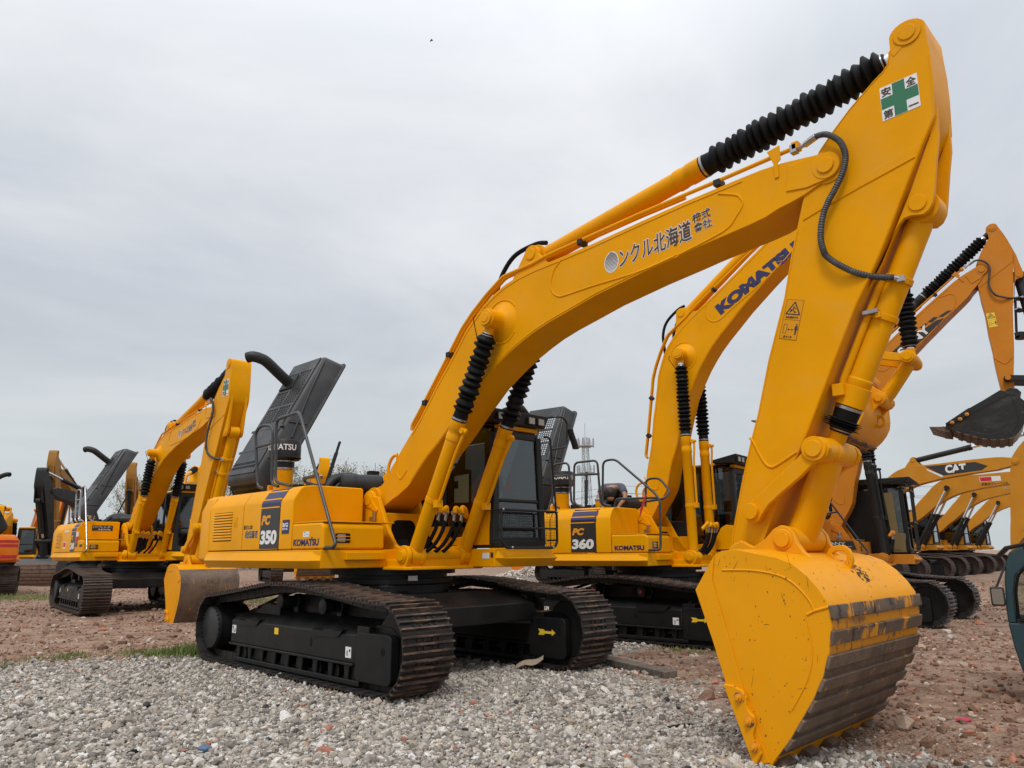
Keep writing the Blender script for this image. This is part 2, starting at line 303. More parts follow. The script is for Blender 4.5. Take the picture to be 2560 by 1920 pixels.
# ---- crawler track
BELT = [(2.05, .03)]+[(2.045+.43*math.cos(R(a)), .47+.44*math.sin(R(a))) for a in range(-70, 81, 15)]+[(1.9, .905), (1.63, .925), (1.39, .94), (.95, .99), (.54, 1.03), (.09, 1.05), (-.37, 1.043), (-.66, 1.015), (-1.28, .94), (-1.8, .885), (-2.06, .86)]+[(-2.045+.42*math.cos(R(a)), .45+.42*math.sin(R(a))) for a in range(105, 256, 15)]+[(-2.0, .03)]
def belt_frames(n):
    P = [np.array(p) for p in BELT]+[np.array(BELT[0])]
    L = [0]
    for a, b in zip(P[:-1], P[1:]): L.append(L[-1]+np.linalg.norm(b-a))
    out = []
    for k in range(n):
        t = (k+.4)*L[-1]/n
        i = max(j for j in range(len(L)-1) if L[j] <= t)
        u = (t-L[i])/(L[i+1]-L[i]); p = P[i]*(1-u)+P[i+1]*u
        def pos(s):
            s %= L[-1]; j = max(q for q in range(len(L)-1) if L[q] <= s); w = (s-L[j])/(L[j+1]-L[j]); return P[j]*(1-w)+P[j+1]*w
        d = pos(t+.09)-pos(t-.09)
        out.append((p, math.atan2(d[1], d[0])))
    return out, L[-1]/n
NSH = 50
FRAMES, PITCH = belt_frames(NSH)
def shoe_mb(lod=0):
    """local x along the belt (forward on the bottom run), local z towards the inside of the loop"""
    b = MB(); w = .31; p = PITCH*.5
    b.box(-p*.97, p*.93, -w, w, 0, .014)
    b.box(p*.80, p*1.12, -w, w, .006, .020)
    b.cur = 1
    for x, hh in ((-.62*p, .030), (.06*p, .034), (.72*p, .030)):
        b.prism([(x-.012, 0), (x+.012, 0), (x+.008, -hh), (x-.008, -hh)], -w, w)
    b.cur = 0
    if not lod:
        for y in (-.13, -.055, .055, .13):
            for x in (-.28*p, .40*p): b.cyl((x, y, 0), (x, y, -.014), .014, n=6)
        b.cur = 2
        b.box(-.2*p, .3*p, -.03, .03, -.0025, 0)
        b.cur = 0
    for y in (-.085, .085): b.box(-p*1.0, p*.9, y-.02, y+.02, .014, .10)
    return b
def drum(b, x, z, y0, y1, r, n=24): b.cyl((x, y0, z), (x, y1, z), r, n=n)
def track(root, sg, swing, o):
    """sg = -1 right, +1 left"""
    lod = o.get('lod', 0); tm = o.get('trk', (TRK, BAR)); rot = (0, 0, swing); yc = 1.295*sg
    def Y(a): return a*sg
    def chain():
        b = MB()
        if lod:
            sh = shoe_mb(1)
            for (p, a) in FRAMES:
                M = Matrix.Translation((p[0], yc, p[1])) @ Matrix.Rotation(-a, 4, 'Y')
                k = len(b.v); b.v += [tuple(M @ Vector(v)) for v in sh.v]; b.f += [[i+k for i in f] for f in sh.f]; b.mi += sh.mi
        else:
            for i, (p, a) in enumerate(FRAMES):
                n = Vector((-math.sin(a), 0, math.cos(a)))
                q = Vector((p[0], yc, p[1]))+n*.055
                for y in (-.065, .065): b.cyl(q+Vector((0, y-.03, 0)), q+Vector((0, y+.03, 0)), .028, n=8)
        return b
    T = part(root, 'crawler_track', chain, list(tm) if lod else tm[0], ('chain', sg, lod), rot=rot)
    if not lod:
        for (p, a) in FRAMES:
            s = part(T, 'track_shoe', lambda: shoe_mb(0), [tm[0], tm[1], RUB], 'shoe')
            s.location = (p[0], yc, p[1]); s.rotation_euler = (0, -a, 0)
    def frame():
        b = MB()
        # box beam of the track frame with sloping top, lower lip
        for x0, x1 in ((-1.53, 1.47),):
            b.prism([(Y(1.50), .285), (Y(1.50), .555), (Y(1.485), .575), (Y(1.2), .70), (Y(1.10), .70), (Y(1.10), .285)], x0, x1, 'x')
        b.prism([(Y(1.525), .255), (Y(1.525), .285), (Y(1.08), .285), (Y(1.08), .255)], -1.54, 1.47, 'x')
        b.prism([(-1.53, .56), (-1.15, .72), (-1.05, .78), (-.6, .78), (-.6, .6), (-1.5, .3)], Y(1.12), Y(1.30))
        # front yoke
        b.prism(rrect(1.475, 2.13, .115, .60, .07), Y(1.50), Y(1.40))
        b.prism(rrect(1.475, 2.10, .115, .60, .07), Y(1.19), Y(1.09))
        b.box(1.475, 1.70, Y(1.12), Y(1.48), .13, .66)
        b.prism([(1.5, .60), (1.75, .68), (2.0, .66), (2.12, .58), (2.0, .55), (1.5, .55)], Y(1.2), Y(1.40))
        # roller guard rail and its posts
        b.box(-1.40, 1.56, Y(1.47), Y(1.50), .060, .115)
        b.box(-1.40, 1.56, Y(1.12), Y(1.09), .060, .115)
        for x in np.linspace(-1.33, 1.3, 9):
            b.prism([(x-.06, .26), (x+.06, .26), (x+.03, .10), (x-.03, .10)], Y(1.455), Y(1.485))
            b.prism([(x-.06, .26), (x+.06, .26), (x+.03, .10), (x-.03, .10)], Y(1.10), Y(1.13))
        # carrier posts
        for x in (-.384, .644): b.box(x-.05, x+.05, Y(1.12), Y(1.2), .68, .86)
        # final drive housing
        b.lathe((-2.17, Y(1.02), .43), (-2.17, Y(1.6), .43), [(0, .16), (.04, .30), (.36, .30), (.40, .285), (.47, .285)], 28)
        b.box(-2.1, -1.45, Y(1.12), Y(1.3), .30, .62)
        return b
    F = part(T, 'track_frame', frame, BLK, ('tframe', sg), bevel=.010)
    for x in np.linspace(-1.25, 1.38, 8):
        part(T, 'track_roller', lambda: MB().lathe((x, Y(1.14), .165), (x, Y(1.45), .165), [(0, .10), (.05, .10), (.06, .075), (.25, .075), (.26, .10), (.31, .10)], 18), BLK, ('roller', sg, round(float(x), 2)))
    def cover():
        b = MB(); x, z = -2.17, .43
        b.lathe((x, Y(1.485), z), (x, Y(1.55), z), [(0, .268), (.028, .268), (.036, .25), (.037, .05), (.037, .0001)], 36)
        for k in range(26):
            a = 2*math.pi*k/26; b.cyl((x+.262*math.cos(a), Y(1.49), z+.262*math.sin(a)), (x+.262*math.cos(a), Y(1.528), z+.262*math.sin(a)), .014, n=6)
        return b
    part(T, 'drive_cover', cover, GREY if not lod else BLK, ('cover', sg))
    part(T, 'idler_wheel', lambda: MB().lathe((2.045, Y(1.20), .47), (2.045, Y(1.39), .47), [(0, .12), (.0, .33), (.04, .33), (.05, .37), (.14, .37), (.15, .33), (.19, .33), (.19, .12)], 28), BLK if not lod else tm[0], ('idler', sg, lod))
    for x, z in ((-.384, .836), (.644, .815)):
        part(T, 'carrier_roller', lambda: MB().lathe((x, Y(1.10), z), (x, Y(1.43), z), [(0, .06), (.04, .085), (.10, .085), (.11, .065), (.22, .065), (.23, .085), (.32, .085), (.33, .06)], 18), BLK, ('carr', sg, x))
        if o.get('redcaps'): part(T, 'carrier_cap', lambda: MB().cyl((x, Y(1.43), z), (x, Y(1.437), z), .03, n=14), REDDEC, ('cap', sg, x))
    if lod: return T
    for x0, x1 in ((-1.33, -.70), (.60, 1.25)):
        part(T, 'step_bracket', lambda: MB().prism([(x0, .585), (x1, .605), (x1-.10, .525), (x0+.03, .505)], Y(1.48), Y(1.515)).box(x0+.02, x0+.24, Y(1.42), Y(1.515), .575, .592).box(x1-.22, x1-.02, Y(1.42), Y(1.515), .590, .607), BLK, ('step', sg, x0))
    part(T, 'frame_hole', lambda: MB().prism([(.565+.025*math.cos(2*math.pi*i/16), .437+(.055 if True else 0)*math.sin(2*math.pi*i/16)) for i in range(16)], Y(1.495), Y(1.5025)), RUB, ('hole', sg))
    part(T, 'frame_hole', lambda: MB().prism([(1.989+.035*math.cos(2*math.pi*i/16), .438+.042*math.sin(2*math.pi*i/16)) for i in range(16)], Y(1.495), Y(1.5025)), RUB, ('hole2', sg))
    part(T, 'frame_hole', lambda: MB().prism([(1.989+.035*math.cos(2*math.pi*i/16), .438+.042*math.sin(2*math.pi*i/16)) for i in range(16)], Y(1.095), Y(1.0875)), RUB, ('hole3', sg))
    def stick(n, x0, x1, z0, z1, m, y=1.5, d=1): return part(T, n, lambda: MB().box(x0, x1, Y(y-.004*d), Y(y+.003*d), z0, z1), m, (n, sg, x0, y))
    stick('white_sticker', -1.50, -1.39, .40, .50, WHT); stick('white_sticker', 1.30, 1.41, .33, .44, WHT); stick('yellow_sticker', -.32, -.22, .46, .535, LEM)
    part(T, 'sticker_drawing', lambda: MB().cyl((-1.47, Y(1.5), .475), (-1.47, Y(1.5045), .475), .016, n=12).box(-1.475, -1.465, Y(1.5), Y(1.5045), .41, .46).box(-1.43, -1.405, Y(1.5), Y(1.5045), .41, .46).box(1.33, 1.345, Y(1.5), Y(1.5045), .35, .40).cyl((1.385, Y(1.5), .405), (1.385, Y(1.5045), .405), .014, n=12), DKDEC, ('drw', sg))
    ar = [(1.641, .460), (1.735, .455), (1.755, .438), (1.874, .438), (1.874, .462), (1.934, .423), (1.874, .384), (1.874, .408), (1.755, .408), (1.735, .39), (1.641, .386), (1.668, .423)]
    for yy, d in (((1.5, 1),) if sg < 0 and o.get('outer_arrow') else ()) + (((1.09, -1),) if sg > 0 else ()):
        part(T, 'direction_arrow', lambda: MB().prism(ar, Y(yy-.004*d), Y(yy+.003*d)), LEM, ('arr', sg, yy))
    return T
def car_body(root, swing, o):
    def fn():
        b = MB()
        b.cyl((0, 0, .52), (0, 0, 1.02), .80, n=40)
        for sx in (-1, 1):
            for sy in (-1, 1):
                lo = [(sx*.25, sy*.75, .56), (sx*.78, sy*.30, .56), (sx*1.55, sy*1.13, .50), (sx*.72, sy*1.13, .50)]
                up = [(sx*.25, sy*.75, .95), (sx*.78, sy*.30, .95), (sx*1.50, sy*1.13, .70), (sx*.72, sy*1.13, .70)]
                b.loft([lo, up])
        b.box(-.62, .62, -1.12, 1.12, .60, .90)
        # flat beam between the tracks
        b.prism([(.25, .92), (1.15, .92), (1.55, .78), (1.55, .56), (.25, .56)], -1.12, 1.12)
        return b
    c = part(root, 'car_body', fn, BLK, 'carbody', bevel=.015, rot=(0, 0, swing))
    def ring():
        b = MB().lathe((0, 0, 1.0), (0, 0, 1.25), [(0, .76), (.03, .80), (.09, .80), (.095, .72), (.14, .72), (.145, .83), (.24, .83)], 48)
        for k in range(36):
            a = 2*math.pi*k/36; b.cyl((.79*math.cos(a), .79*math.sin(a), .985), (.79*math.cos(a), .79*math.sin(a), 1.012), .018, n=6)
        return b
    part(root, 'swing_bearing', ring, BLK, 'ring')
    if not o.get('lod'):
        for q in ([(.5, .6, .95), (.8, .9, 1.02), (1.1, 1.1, .95), (1.3, 1.15, .8)], [(.5, -.6, .95), (.2, -.9, 1.0), (-.6, -1.1, .95), (-1.5, -1.15, .7)]): part(root, 'travel_hose', lambda: MB().tube(fillet(q, .15), .025), RUB, ('those', q[1][0]), rot=(0, 0, swing))

# ---- hydraulic cylinder between two pins
def cylinder(root, name, p0, p1, r, frac, m, bel=True, end=.97, lod=0, side_pipe=0, rod_m=None, nb=None):
    p0 = Vector(p0); p1 = Vector(p1); d = (p1-p0); L = d.length; d.normalize()
    def body():
        b = MB()
        b.lathe(p0, p1, [(.02, r*.7), (r*1.0, r*.95), (r*1.4, r*1.02), (frac*L*.86, r), (frac*L*.865, r*1.08), (frac*L*.90, r*1.08), (frac*L*.905, r*1.03), (frac*L*.93, r*1.03), (frac*L*.935, r*1.10), (frac*L, r*1.10)], 24)
        b.cyl(p0-Vector((0, r*1.05, 0)), p0+Vector((0, r*1.05, 0)), r*1.35, n=24)
        if side_pipe:
            n = Vector((d.z, 0, -d.x))*1.0; s = side_pipe
            pp = [p0+d*(frac*L*.40)+n*(r*1.05), p0+d*(frac*L*.43)+n*(r*1.45), p0+d*(frac*L*.80)+n*(r*1.45), p0+d*(frac*L*.90)+n*(r*1.75), p0+d*(frac*L*.955)+n*(r*1.75)]
            b.tube(fillet(pp, .08), r*.24, 10)
            q = p0+d*(frac*L*.955)+n*(r*1.5); b.cyl(q-Vector((0, .04, 0)), q+Vector((0, .04, 0)), r*.42, n=12); b.cyl(q-n*.06, q+n*.06, r*.3, n=10)
            q = p0+d*(frac*L*.42)
            b.lathe(q-d*.03, q+d*.03, [(0, r*1.07), (.06, r*1.07)], 24)
            b.box(-.035, .035, -.05, .05, -.045, .045, Matrix.Translation(q+n*r*1.35))
        return b
    c = part(root, name, body, m, bevel=0 if lod else .004)
    def rod():
        b = MB().cyl(p0+d*frac*L*.99, p1-d*r*.8, r*.62, n=18)
        return b
    part(c, 'cylinder_rod', rod, rod_m or CHROME)
    part(c, 'rod_eye', lambda: MB().cyl(p1-Vector((0, r*1.0, 0)), p1+Vector((0, r*1.0, 0)), r*1.15, n=24).cyl(p1-d*r*1.9, p1-d*r*.5, r*.72, n=18), m)
    if bel:
        a = frac*L*1.004; e = end*L-r*1.2; n = nb or max(6, int((e-a-r*1.3)/.075))
        def bl():
            rj = random.Random(int(p0.x*97+p0.y*31+p1.z*53+7)); prof = [(a, r*.9), (a, r*1.10), (a+r*1.1, r*1.02)]
            s0 = a+r*1.2; st = (e-s0)/n
            for k in range(n):
                t = s0+st*(k+rj.uniform(-.13, .13)); j = rj.uniform(.90, 1.08)
                prof += [(t, r*rj.uniform(.92, 1.04)), (t+st*rj.uniform(.36, .46), r*1.42*j), (t+st*rj.uniform(.52, .60), r*1.42*j)]
            prof += [(e, r*.95), (e+r*.35, r*.80), (e+r*.36, r*.6)]
            q = MB().lathe(p0, p1, prof, 28); ax = (p1-p0).normalized(); sag = Vector((0, 0, -1))-ax*(-ax.z); ph = [rj.uniform(0, 6.28) for _ in range(4)]
            out = []
            for v in q.v:
                v = Vector(v); t = (v-p0).dot(ax); c_ = p0+ax*t; d_ = v-c_; rad = d_.length
                w = max(0, min(1, (t-a-r)/(e-a)))*max(0, min(1, (e-t)/(e-a)*3))
                k_ = 1+w*(.035*math.sin(t*31+ph[0]+d_.x*25)+.03*math.sin(d_.y*38+t*17+ph[1])+.025*math.sin(d_.z*40-t*23+ph[2]))
                out.append(tuple(c_+d_*k_+sag*(w*r*.16)+ax*(w*.010*math.sin(d_.y*30+d_.z*22+t*12+ph[3]))))
            q.v = out; return q
        part(c, 'cylinder_bellows', bl, RUB)
        part(c, 'bellows_clamp', lambda: MB().lathe(p0, p1, [(a+.01, r*1.115), (a+.035, r*1.115)], 28).lathe(p0, p1, [(e+r*.10, r*.93), (e+r*.2, r*.90)], 24), STEEL)
    return c

def upper_body(root, o):
    lod = o.get('lod', 0); P = o['paint']; dark = o.get('dark', BLK2)
    # revolving frame: deck, front plate, brackets, clevis lugs
    def deck():
        b = MB()
        b.box(-2.40, .606, -1.495, 1.49, 1.235, 1.452)
        b.box(.60, 1.50, .44, 1.49, 1.225, 1.452)
        b.prism([(.606, -.62), (1.05, -.62), (1.10, -.55), (1.10, .62), (.60, .62)], 1.205, 1.245, 'z')
        b.box(.55, 1.0, -.56, .56, 1.23, 1.33)
        for x, y0, y1 in ((.2, -.24, .24),): b.box(.12, .20, -.30, .30, 1.45, 1.93)
        b.box(.2, .60, .30, .50, 1.45, 1.75)
        return b
    D = part(root, 'revolving_frame', deck, P, 'deck', bevel=.012)
    br = [(-.62, 1.45), (-.52, 1.75), (-.28, 2.12)]+arc(-.113, 2.112, .125, 170, 20, 8)+[(.10, 2.14), (.199, 1.962), (.30, 1.77), (.412, 1.60), (.50, 1.51), (.613, 1.471), (.75, 1.47), (.85, 1.49)]+arc(.945, 1.372, .125, 110, -60, 8)+[(.90, 1.235), (-.62, 1.235)]
    for y in (-.33, .33):
        part(root, 'boom_bracket', lambda: MB().prism(br, y-.03, y+.03), P, ('brk', y), bevel=.012)
    part(root, 'boom_foot_pin', lambda: MB().cyl((-.113, -.385, 2.112), (-.113, .385, 2.112), .075, n=24).cyl((-.113, -.372, 2.112), (-.113, .372, 2.112), .10, n=24).prism([(-.15, 2.02), (-.06, 2.0), (.09, 1.93), (.12, 1.97), (.06, 2.02), (-.03, 2.12)], -.375, -.355), P, 'footpin', bevel=.006)
    for y in (-.55, .55):
        part(root, 'cylinder_lug', lambda: MB().prism(arc(.945, 1.372, .125, -60, 200, 14)+[(.80, 1.24), (1.0, 1.24)], y-.028, y+.028), P, ('lug', y), bevel=.008)
    part(root, 'cylinder_pin', lambda: MB().cyl((.945, -.615, 1.372), (.945, .615, 1.372), .062, n=20).cyl((.945, -.60, 1.372), (.945, -.57, 1.372), .085, n=20), P, 'cpin', bevel=.006)
    part(root, 'hose_opening', lambda: MB().prism([(p[0], p[1]) for p in rrect(-.20, .20, 1.50, 1.84, .10)], .195, .204, 'x'), RUB, 'hop')
    # side skirts
    part(root, 'side_skirt', lambda: MB().loft([[(-2.44, -1.49, 1.43), (-2.44, -1.50, 1.335), (-2.44, -1.49, 1.238)], [(-2.32, -1.49, 1.438), (-2.30, -1.585, 1.335), (-2.32, -1.49, 1.238)], [(.42, -1.49, 1.438), (.47, -1.585, 1.325), (.45, -1.49, 1.238)], [(.60, -1.49, 1.43), (.606, -1.498, 1.33), (.606, -1.49, 1.238)]]), P, 'skirtr', bevel=.006)
    part(root, 'side_skirt', lambda: MB().loft([[(1.49, .47, 1.44), (1.50, .45, 1.34), (1.49, .47, 1.228)], [(1.495, .60, 1.445), (1.60, .62, 1.33), (1.495, .60, 1.23)], [(1.495, 1.49, 1.445), (1.60, 1.52, 1.33), (1.495, 1.49, 1.23)], [(1.3, 1.49, 1.445), (1.3, 1.595, 1.33), (1.3, 1.49, 1.23)], [(-2.3, 1.49, 1.445), (-2.3, 1.585, 1.33), (-2.3, 1.49, 1.23)]]), P, 'skirtl', bevel=.006)
    if not lod: part(root, 'front_lip', lambda: MB().box(.60, .66, -1.18, -.62, 1.33, 1.425), P, 'flip', bevel=.01)
    # counterweight
    def cw():
        def ring(z, i):
            q = [(-2.422, -1.49+i), (-2.70, -1.49+i), (-2.95, -1.36+i), (-3.2, -1.05+i*.7), (-3.36+i, -.55), (-3.40+i, 0), (-3.36+i, .55), (-3.2, 1.05-i*.7), (-2.95, 1.36-i), (-2.70, 1.49-i), (-2.422, 1.49-i)]
            return [(a, b_, z) for a, b_ in q]
        return MB().loft([ring(1.30, .05), ring(1.345, 0), ring(2.02, .0), ring(2.20, .075), ring(2.25, .16)])
    part(root, 'counterweight', cw, P if not o.get('cw') else o['cw'], 'cw', bevel=.02)
    prof = [(-1.488, 1.465), (-1.488, 2.05), (-1.472, 2.085), (-1.385, 2.215), (-1.335, 2.242), (-.95, 2.29), (-.95, 1.46)]
    sd = part(root, 'engine_door', lambda: MB().prism(prof, -2.406, -1.396, 'x'), P, 'edoor', bevel=.006)
    if not lod:
        def lou():
            b = MB(); b.box(-2.268, -1.712, -1.4895, -1.486, 1.59, 1.985)
            return b
        part(sd, 'louver_recess', lou, RUB, 'lou')
        def slats():
            b = MB()
            for k in range(10):
                z = 1.602+k*.0385; b.prism([(-1.488, z+.034), (-1.497, z+.006), (-1.493, z), (-1.488, z+.012)], -2.268, -1.712, 'x')
            return b
        part(sd, 'louver_slat', slats, P, 'slats')
        part(sd, 'door_latch', lambda: MB().box(-1.66, -1.56, -1.4935, -1.488, 1.78, 1.91).box(-1.64, -1.58, -1.497, -1.488, 1.815, 1.875), P, 'latch', bevel=.003)
    pd = part(root, 'pump_door', lambda: MB().prism(prof, -1.380, -.424, 'x'), P, 'pdoor', bevel=.006)
    tk = part(root, 'fuel_tank', lambda: MB().prism([(-1.486, 1.46), (-1.486, 2.05), (-1.47, 2.085), (-1.385, 2.215), (-1.335, 2.245), (-1.2, 2.262), (-.47, 2.262), (-.445, 2.24), (-.44, 1.46)], -.41, -.105, 'x'), P, 'tank', bevel=.022, seg=3)
    tb = part(root, 'tool_box', lambda: MB().prism([(-.098, 1.768), (.57, 1.768), (.612, 1.72), (.618, 1.456), (-.098, 1.456)], -1.484, -.605), P, 'tbox', bevel=.03, seg=3)
    if not lod:
        part(tb, 'box_lid_edge', lambda: MB().box(-.07, .60, -1.47, -.45, 1.772, 1.786), P, 'lid', bevel=.004)
        part(tb, 'headlight', lambda: MB().prism(rrect(-1.315, -1.11, 1.53, 1.642, .018), .606, .6195, 'x'), RUB, 'hl1')
        part(tb, 'headlight', lambda: MB().prism(rrect(-1.29, -1.175, 1.54, 1.632, .012), .606, .6215, 'x'), LENS, 'hl2', bevel=.004)
        part(tb, 'headlight_guard', lambda: MB().tube([(.632, -1.32, 1.605), (.632, -1.105, 1.605)], .0045, 6).tube([(.632, -1.32, 1.565), (.632, -1.105, 1.565)], .0045, 6), P, 'hlg')
    # engine bay and what stands on it
    def bay():
        b = MB(); b.box(-2.40, -.42, -.94, 1.40, 1.46, 2.12); b.box(-.41, -.30, -.44, .40, 1.46, 1.95); b.box(-.9, -.55, .42, 1.46, 1.46, 2.2)
        return b
    part(root, 'engine_bay', bay, dark, 'bay', bevel=.02)
    for xj in (-2.414, -1.388, -.417): part(root, 'panel_joint', lambda: MB().prism([(p[0]+.012 if p[0] < -1 else p[0], p[1]-.008) for p in prof], xj-.012, xj+.012, 'x'), RUB, ('joint', xj))
    part(root, 'left_cover', lambda: MB().prism([(1.488, 1.46), (1.488, 2.0), (1.37, 2.22), (.75, 2.27), (.75, 1.46)], -2.412, -.50, 'x'), P, 'lcov', bevel=.01)
    if lod < 2:
        def engine():
            b = MB(); rr = random.Random(3)
            for k in range(16):
                x = rr.uniform(-1.9, -.6); y = rr.uniform(-.8, .6); w = rr.uniform(.06, .16)
                b.box(x-w, x+w, y-w*.8, y+w*.8, 2.1, 2.15+rr.uniform(.02, .22))
            for k in range(7):
                x = rr.uniform(-1.6, -.6); y = rr.uniform(-.8, .4); b.cyl((x, y, 2.1), (x, y, 2.2+rr.uniform(.05, .2)), rr.uniform(.04, .09), n=14)
            for k in range(9):
                a = Vector((rr.uniform(-1.8, -.6), rr.uniform(-.8, .2), 2.15)); c = a+Vector((rr.uniform(-.5, .5), rr.uniform(-.4, .5), 0)); m_ = (a+c)/2+Vector((0, 0, rr.uniform(.15, .3)))
                b.tube(smooth_path([a, m_, c], 6), rr.uniform(.018, .04))
            b.tube(smooth_path([(-.75, -.7, 2.15), (-.72, -.5, 2.42), (-.6, -.15, 2.42), (-.5, .1, 2.2)], 8), .075, 12)
            return b
        part(root, 'engine_part', engine, dark, 'eng', bevel=.006)
    part(root, 'muffler', lambda: MB().lathe((-.52, -.55, 2.33), (-.28, -.02, 2.33), [(0, .12), (.03, .15), (.18, .15), (.185, .157), (.2, .157), (.205, .15), (.55, .15), (.58, .12)], 24).box(-.62, -.5, -.05, .08, 2.3, 2.56), dark, 'muf')
    if o.get('precleaner', 1) and lod < 2:
        pc = part(root, 'air_precleaner', lambda: MB().lathe((-1.52, -.86, 2.2), (-1.52, -.86, 3.1), [(.4, .12), (.42, .145), (.53, .145), (.535, .21), (.56, .235), (.57, .235), (.575, .228), (.80, .228), (.82, .215), (.825, .15), (.83, .01)], 36), dark, 'prec')
        part(root, 'intake_pipe', lambda: MB().cyl((-1.52, -.86, 2.2), (-1.52, -.86, 2.62), .135, n=28).box(-1.70, -1.34, -1.02, -.72, 2.25, 2.30).box(-1.72, -1.66, -1.0, -.75, 2.26, 2.38), P, 'intk', bevel=.006)
        part(pc, 'hose_clamp', lambda: MB().lathe((-1.52, -.86, 2.60), (-1.52, -.86, 2.8), [(0.0, .149), (.018, .149)], 28).lathe((-1.52, -.86, 2.705), (-1.52, -.86, 2.8), [(0.0, .149), (.014, .149)], 28), STEEL, 'pccl')
        part(root, 'filler_cap', lambda: MB().cyl((-.72, -.80, 2.2), (-.72, -.80, 2.42), .075, n=20), P, 'fill')
        part(root, 'filler_cap', lambda: MB().lathe((-.72, -.80, 2.42), (-.72, -.80, 2.5), [(0, .085), (.03, .085), (.045, .07), (.05, .01)], 20), STEEL, 'fill2')
        if o.get('word'):
            def wordring():
                a, fs = text_mesh(o['word'], .022, 0); b = MB(); lo = a.min(0); hi = a.max(0); vs = []
                for v in a:
                    u = (v[0]-lo[0])/(hi[0]-lo[0]); th = R(-75)-R(62)+u*R(124)+R(25); rr_ = .2295+.003*(v[2]-lo[2])/(hi[2]-lo[2]); zz_ = 2.86+.085*(v[1]-lo[1])/(hi[1]-lo[1])
                    vs.append((-1.52+rr_*math.cos(th), -.86+rr_*math.sin(th), zz_))
                return b.add(vs, fs)
            part(pc, 'lettering', wordring, WHT, ('wr', o['word']))
    o.setdefault('rails', 1)
    if o['rails']:
        rr_ = .021; rm = o.get('rail_mat', RAIL)
        z1 = 3.19
        if o['rails'] == 'triple':
            P_s = [fillet([(.62, -1.47, 1.50), (.80, -1.42, 1.505), (.81, -1.40, 1.56), (.829, -1.38, 2.331), (.743, -1.36, 2.447), (-.06, -1.30, 3.116), (-.311, -1.30, 3.10), (-.352, -1.30, 2.315), (-.20, -1.28, 2.28)], .10),
                   fillet([(-.3, -1.25, 2.28), (-.39, -1.30, 2.33), (-.432, -1.30, 3.124), (-.934, -1.30, 3.118), (-.967, -1.30, 2.358), (-.8, -1.28, 2.29)], .10),
                   fillet([(-.88, -1.25, 2.28), (-1.02, -1.30, 2.36), (-1.062, -1.30, 3.13), (-1.42, -1.30, 3.12), (-1.45, -1.30, 2.36), (-1.3, -1.28, 2.29)], .10),
                   [(-.40, -1.3, 2.87), (-.95, -1.3, 2.89)], [(-1.03, -1.3, 2.89), (-1.43, -1.3, 2.895)],
                   fillet([(.79, -1.36, 2.375), (-.06, -1.30, 2.40), (-.105, -1.30, 2.26)], .06),
                   fillet([(.30, -.9, 2.26), (.335, -.9, 2.757), (.60, -.9, 2.76), (.85, -1.0, 2.5), (.84, -1.25, 2.36), (.3, -1.1, 2.33)], .10)]
        else:
            P_s = [fillet([(.44, -1.46, 1.472), (.76, -1.43, 1.475), (.775, -1.41, 1.52), (.70, -1.40, 1.62), (-.224, -1.38, 3.152), (-.32, -1.36, 3.215), (-1.05, -1.27, 3.225), (-1.02, -1.25, 2.36), (-.62, -1.24, 2.285)], .11),
                   fillet([(-1.40, -1.22, 2.30), (-1.53, -1.24, 2.34), (-1.69, -1.25, 3.14), (-1.48, -1.25, 3.205), (-1.18, -1.25, 3.15), (-1.113, -1.25, 2.34), (-.95, -1.24, 2.30)], .11),
                   [(-1.635, -1.25, 2.90), (-1.15, -1.25, 2.91)],
                   fillet([(.20, -1.385, 2.40), (-.02, -1.2, 2.385), (-.47, -1.15, 2.375), (-.49, -1.1, 2.33), (-.21, -1.1, 2.27)], .05)]
        for q in P_s: part(root, 'handrail', lambda: MB().tube(q, rr_, 12), rm, ('rail', round(q[0][0], 3), round(q[-1][0], 3)))
    if not lod:
        part(root, 'lock_lever', lambda: MB().box(.04, .09, -.40, -.375, 1.80, 1.96, Matrix.Rotation(.0, 4, 'Y')).box(-.02, .10, -.405, -.385, 1.82, 1.88), STEEL, 'lock', bevel=.005)
    return D, sd, pd, tk, tb

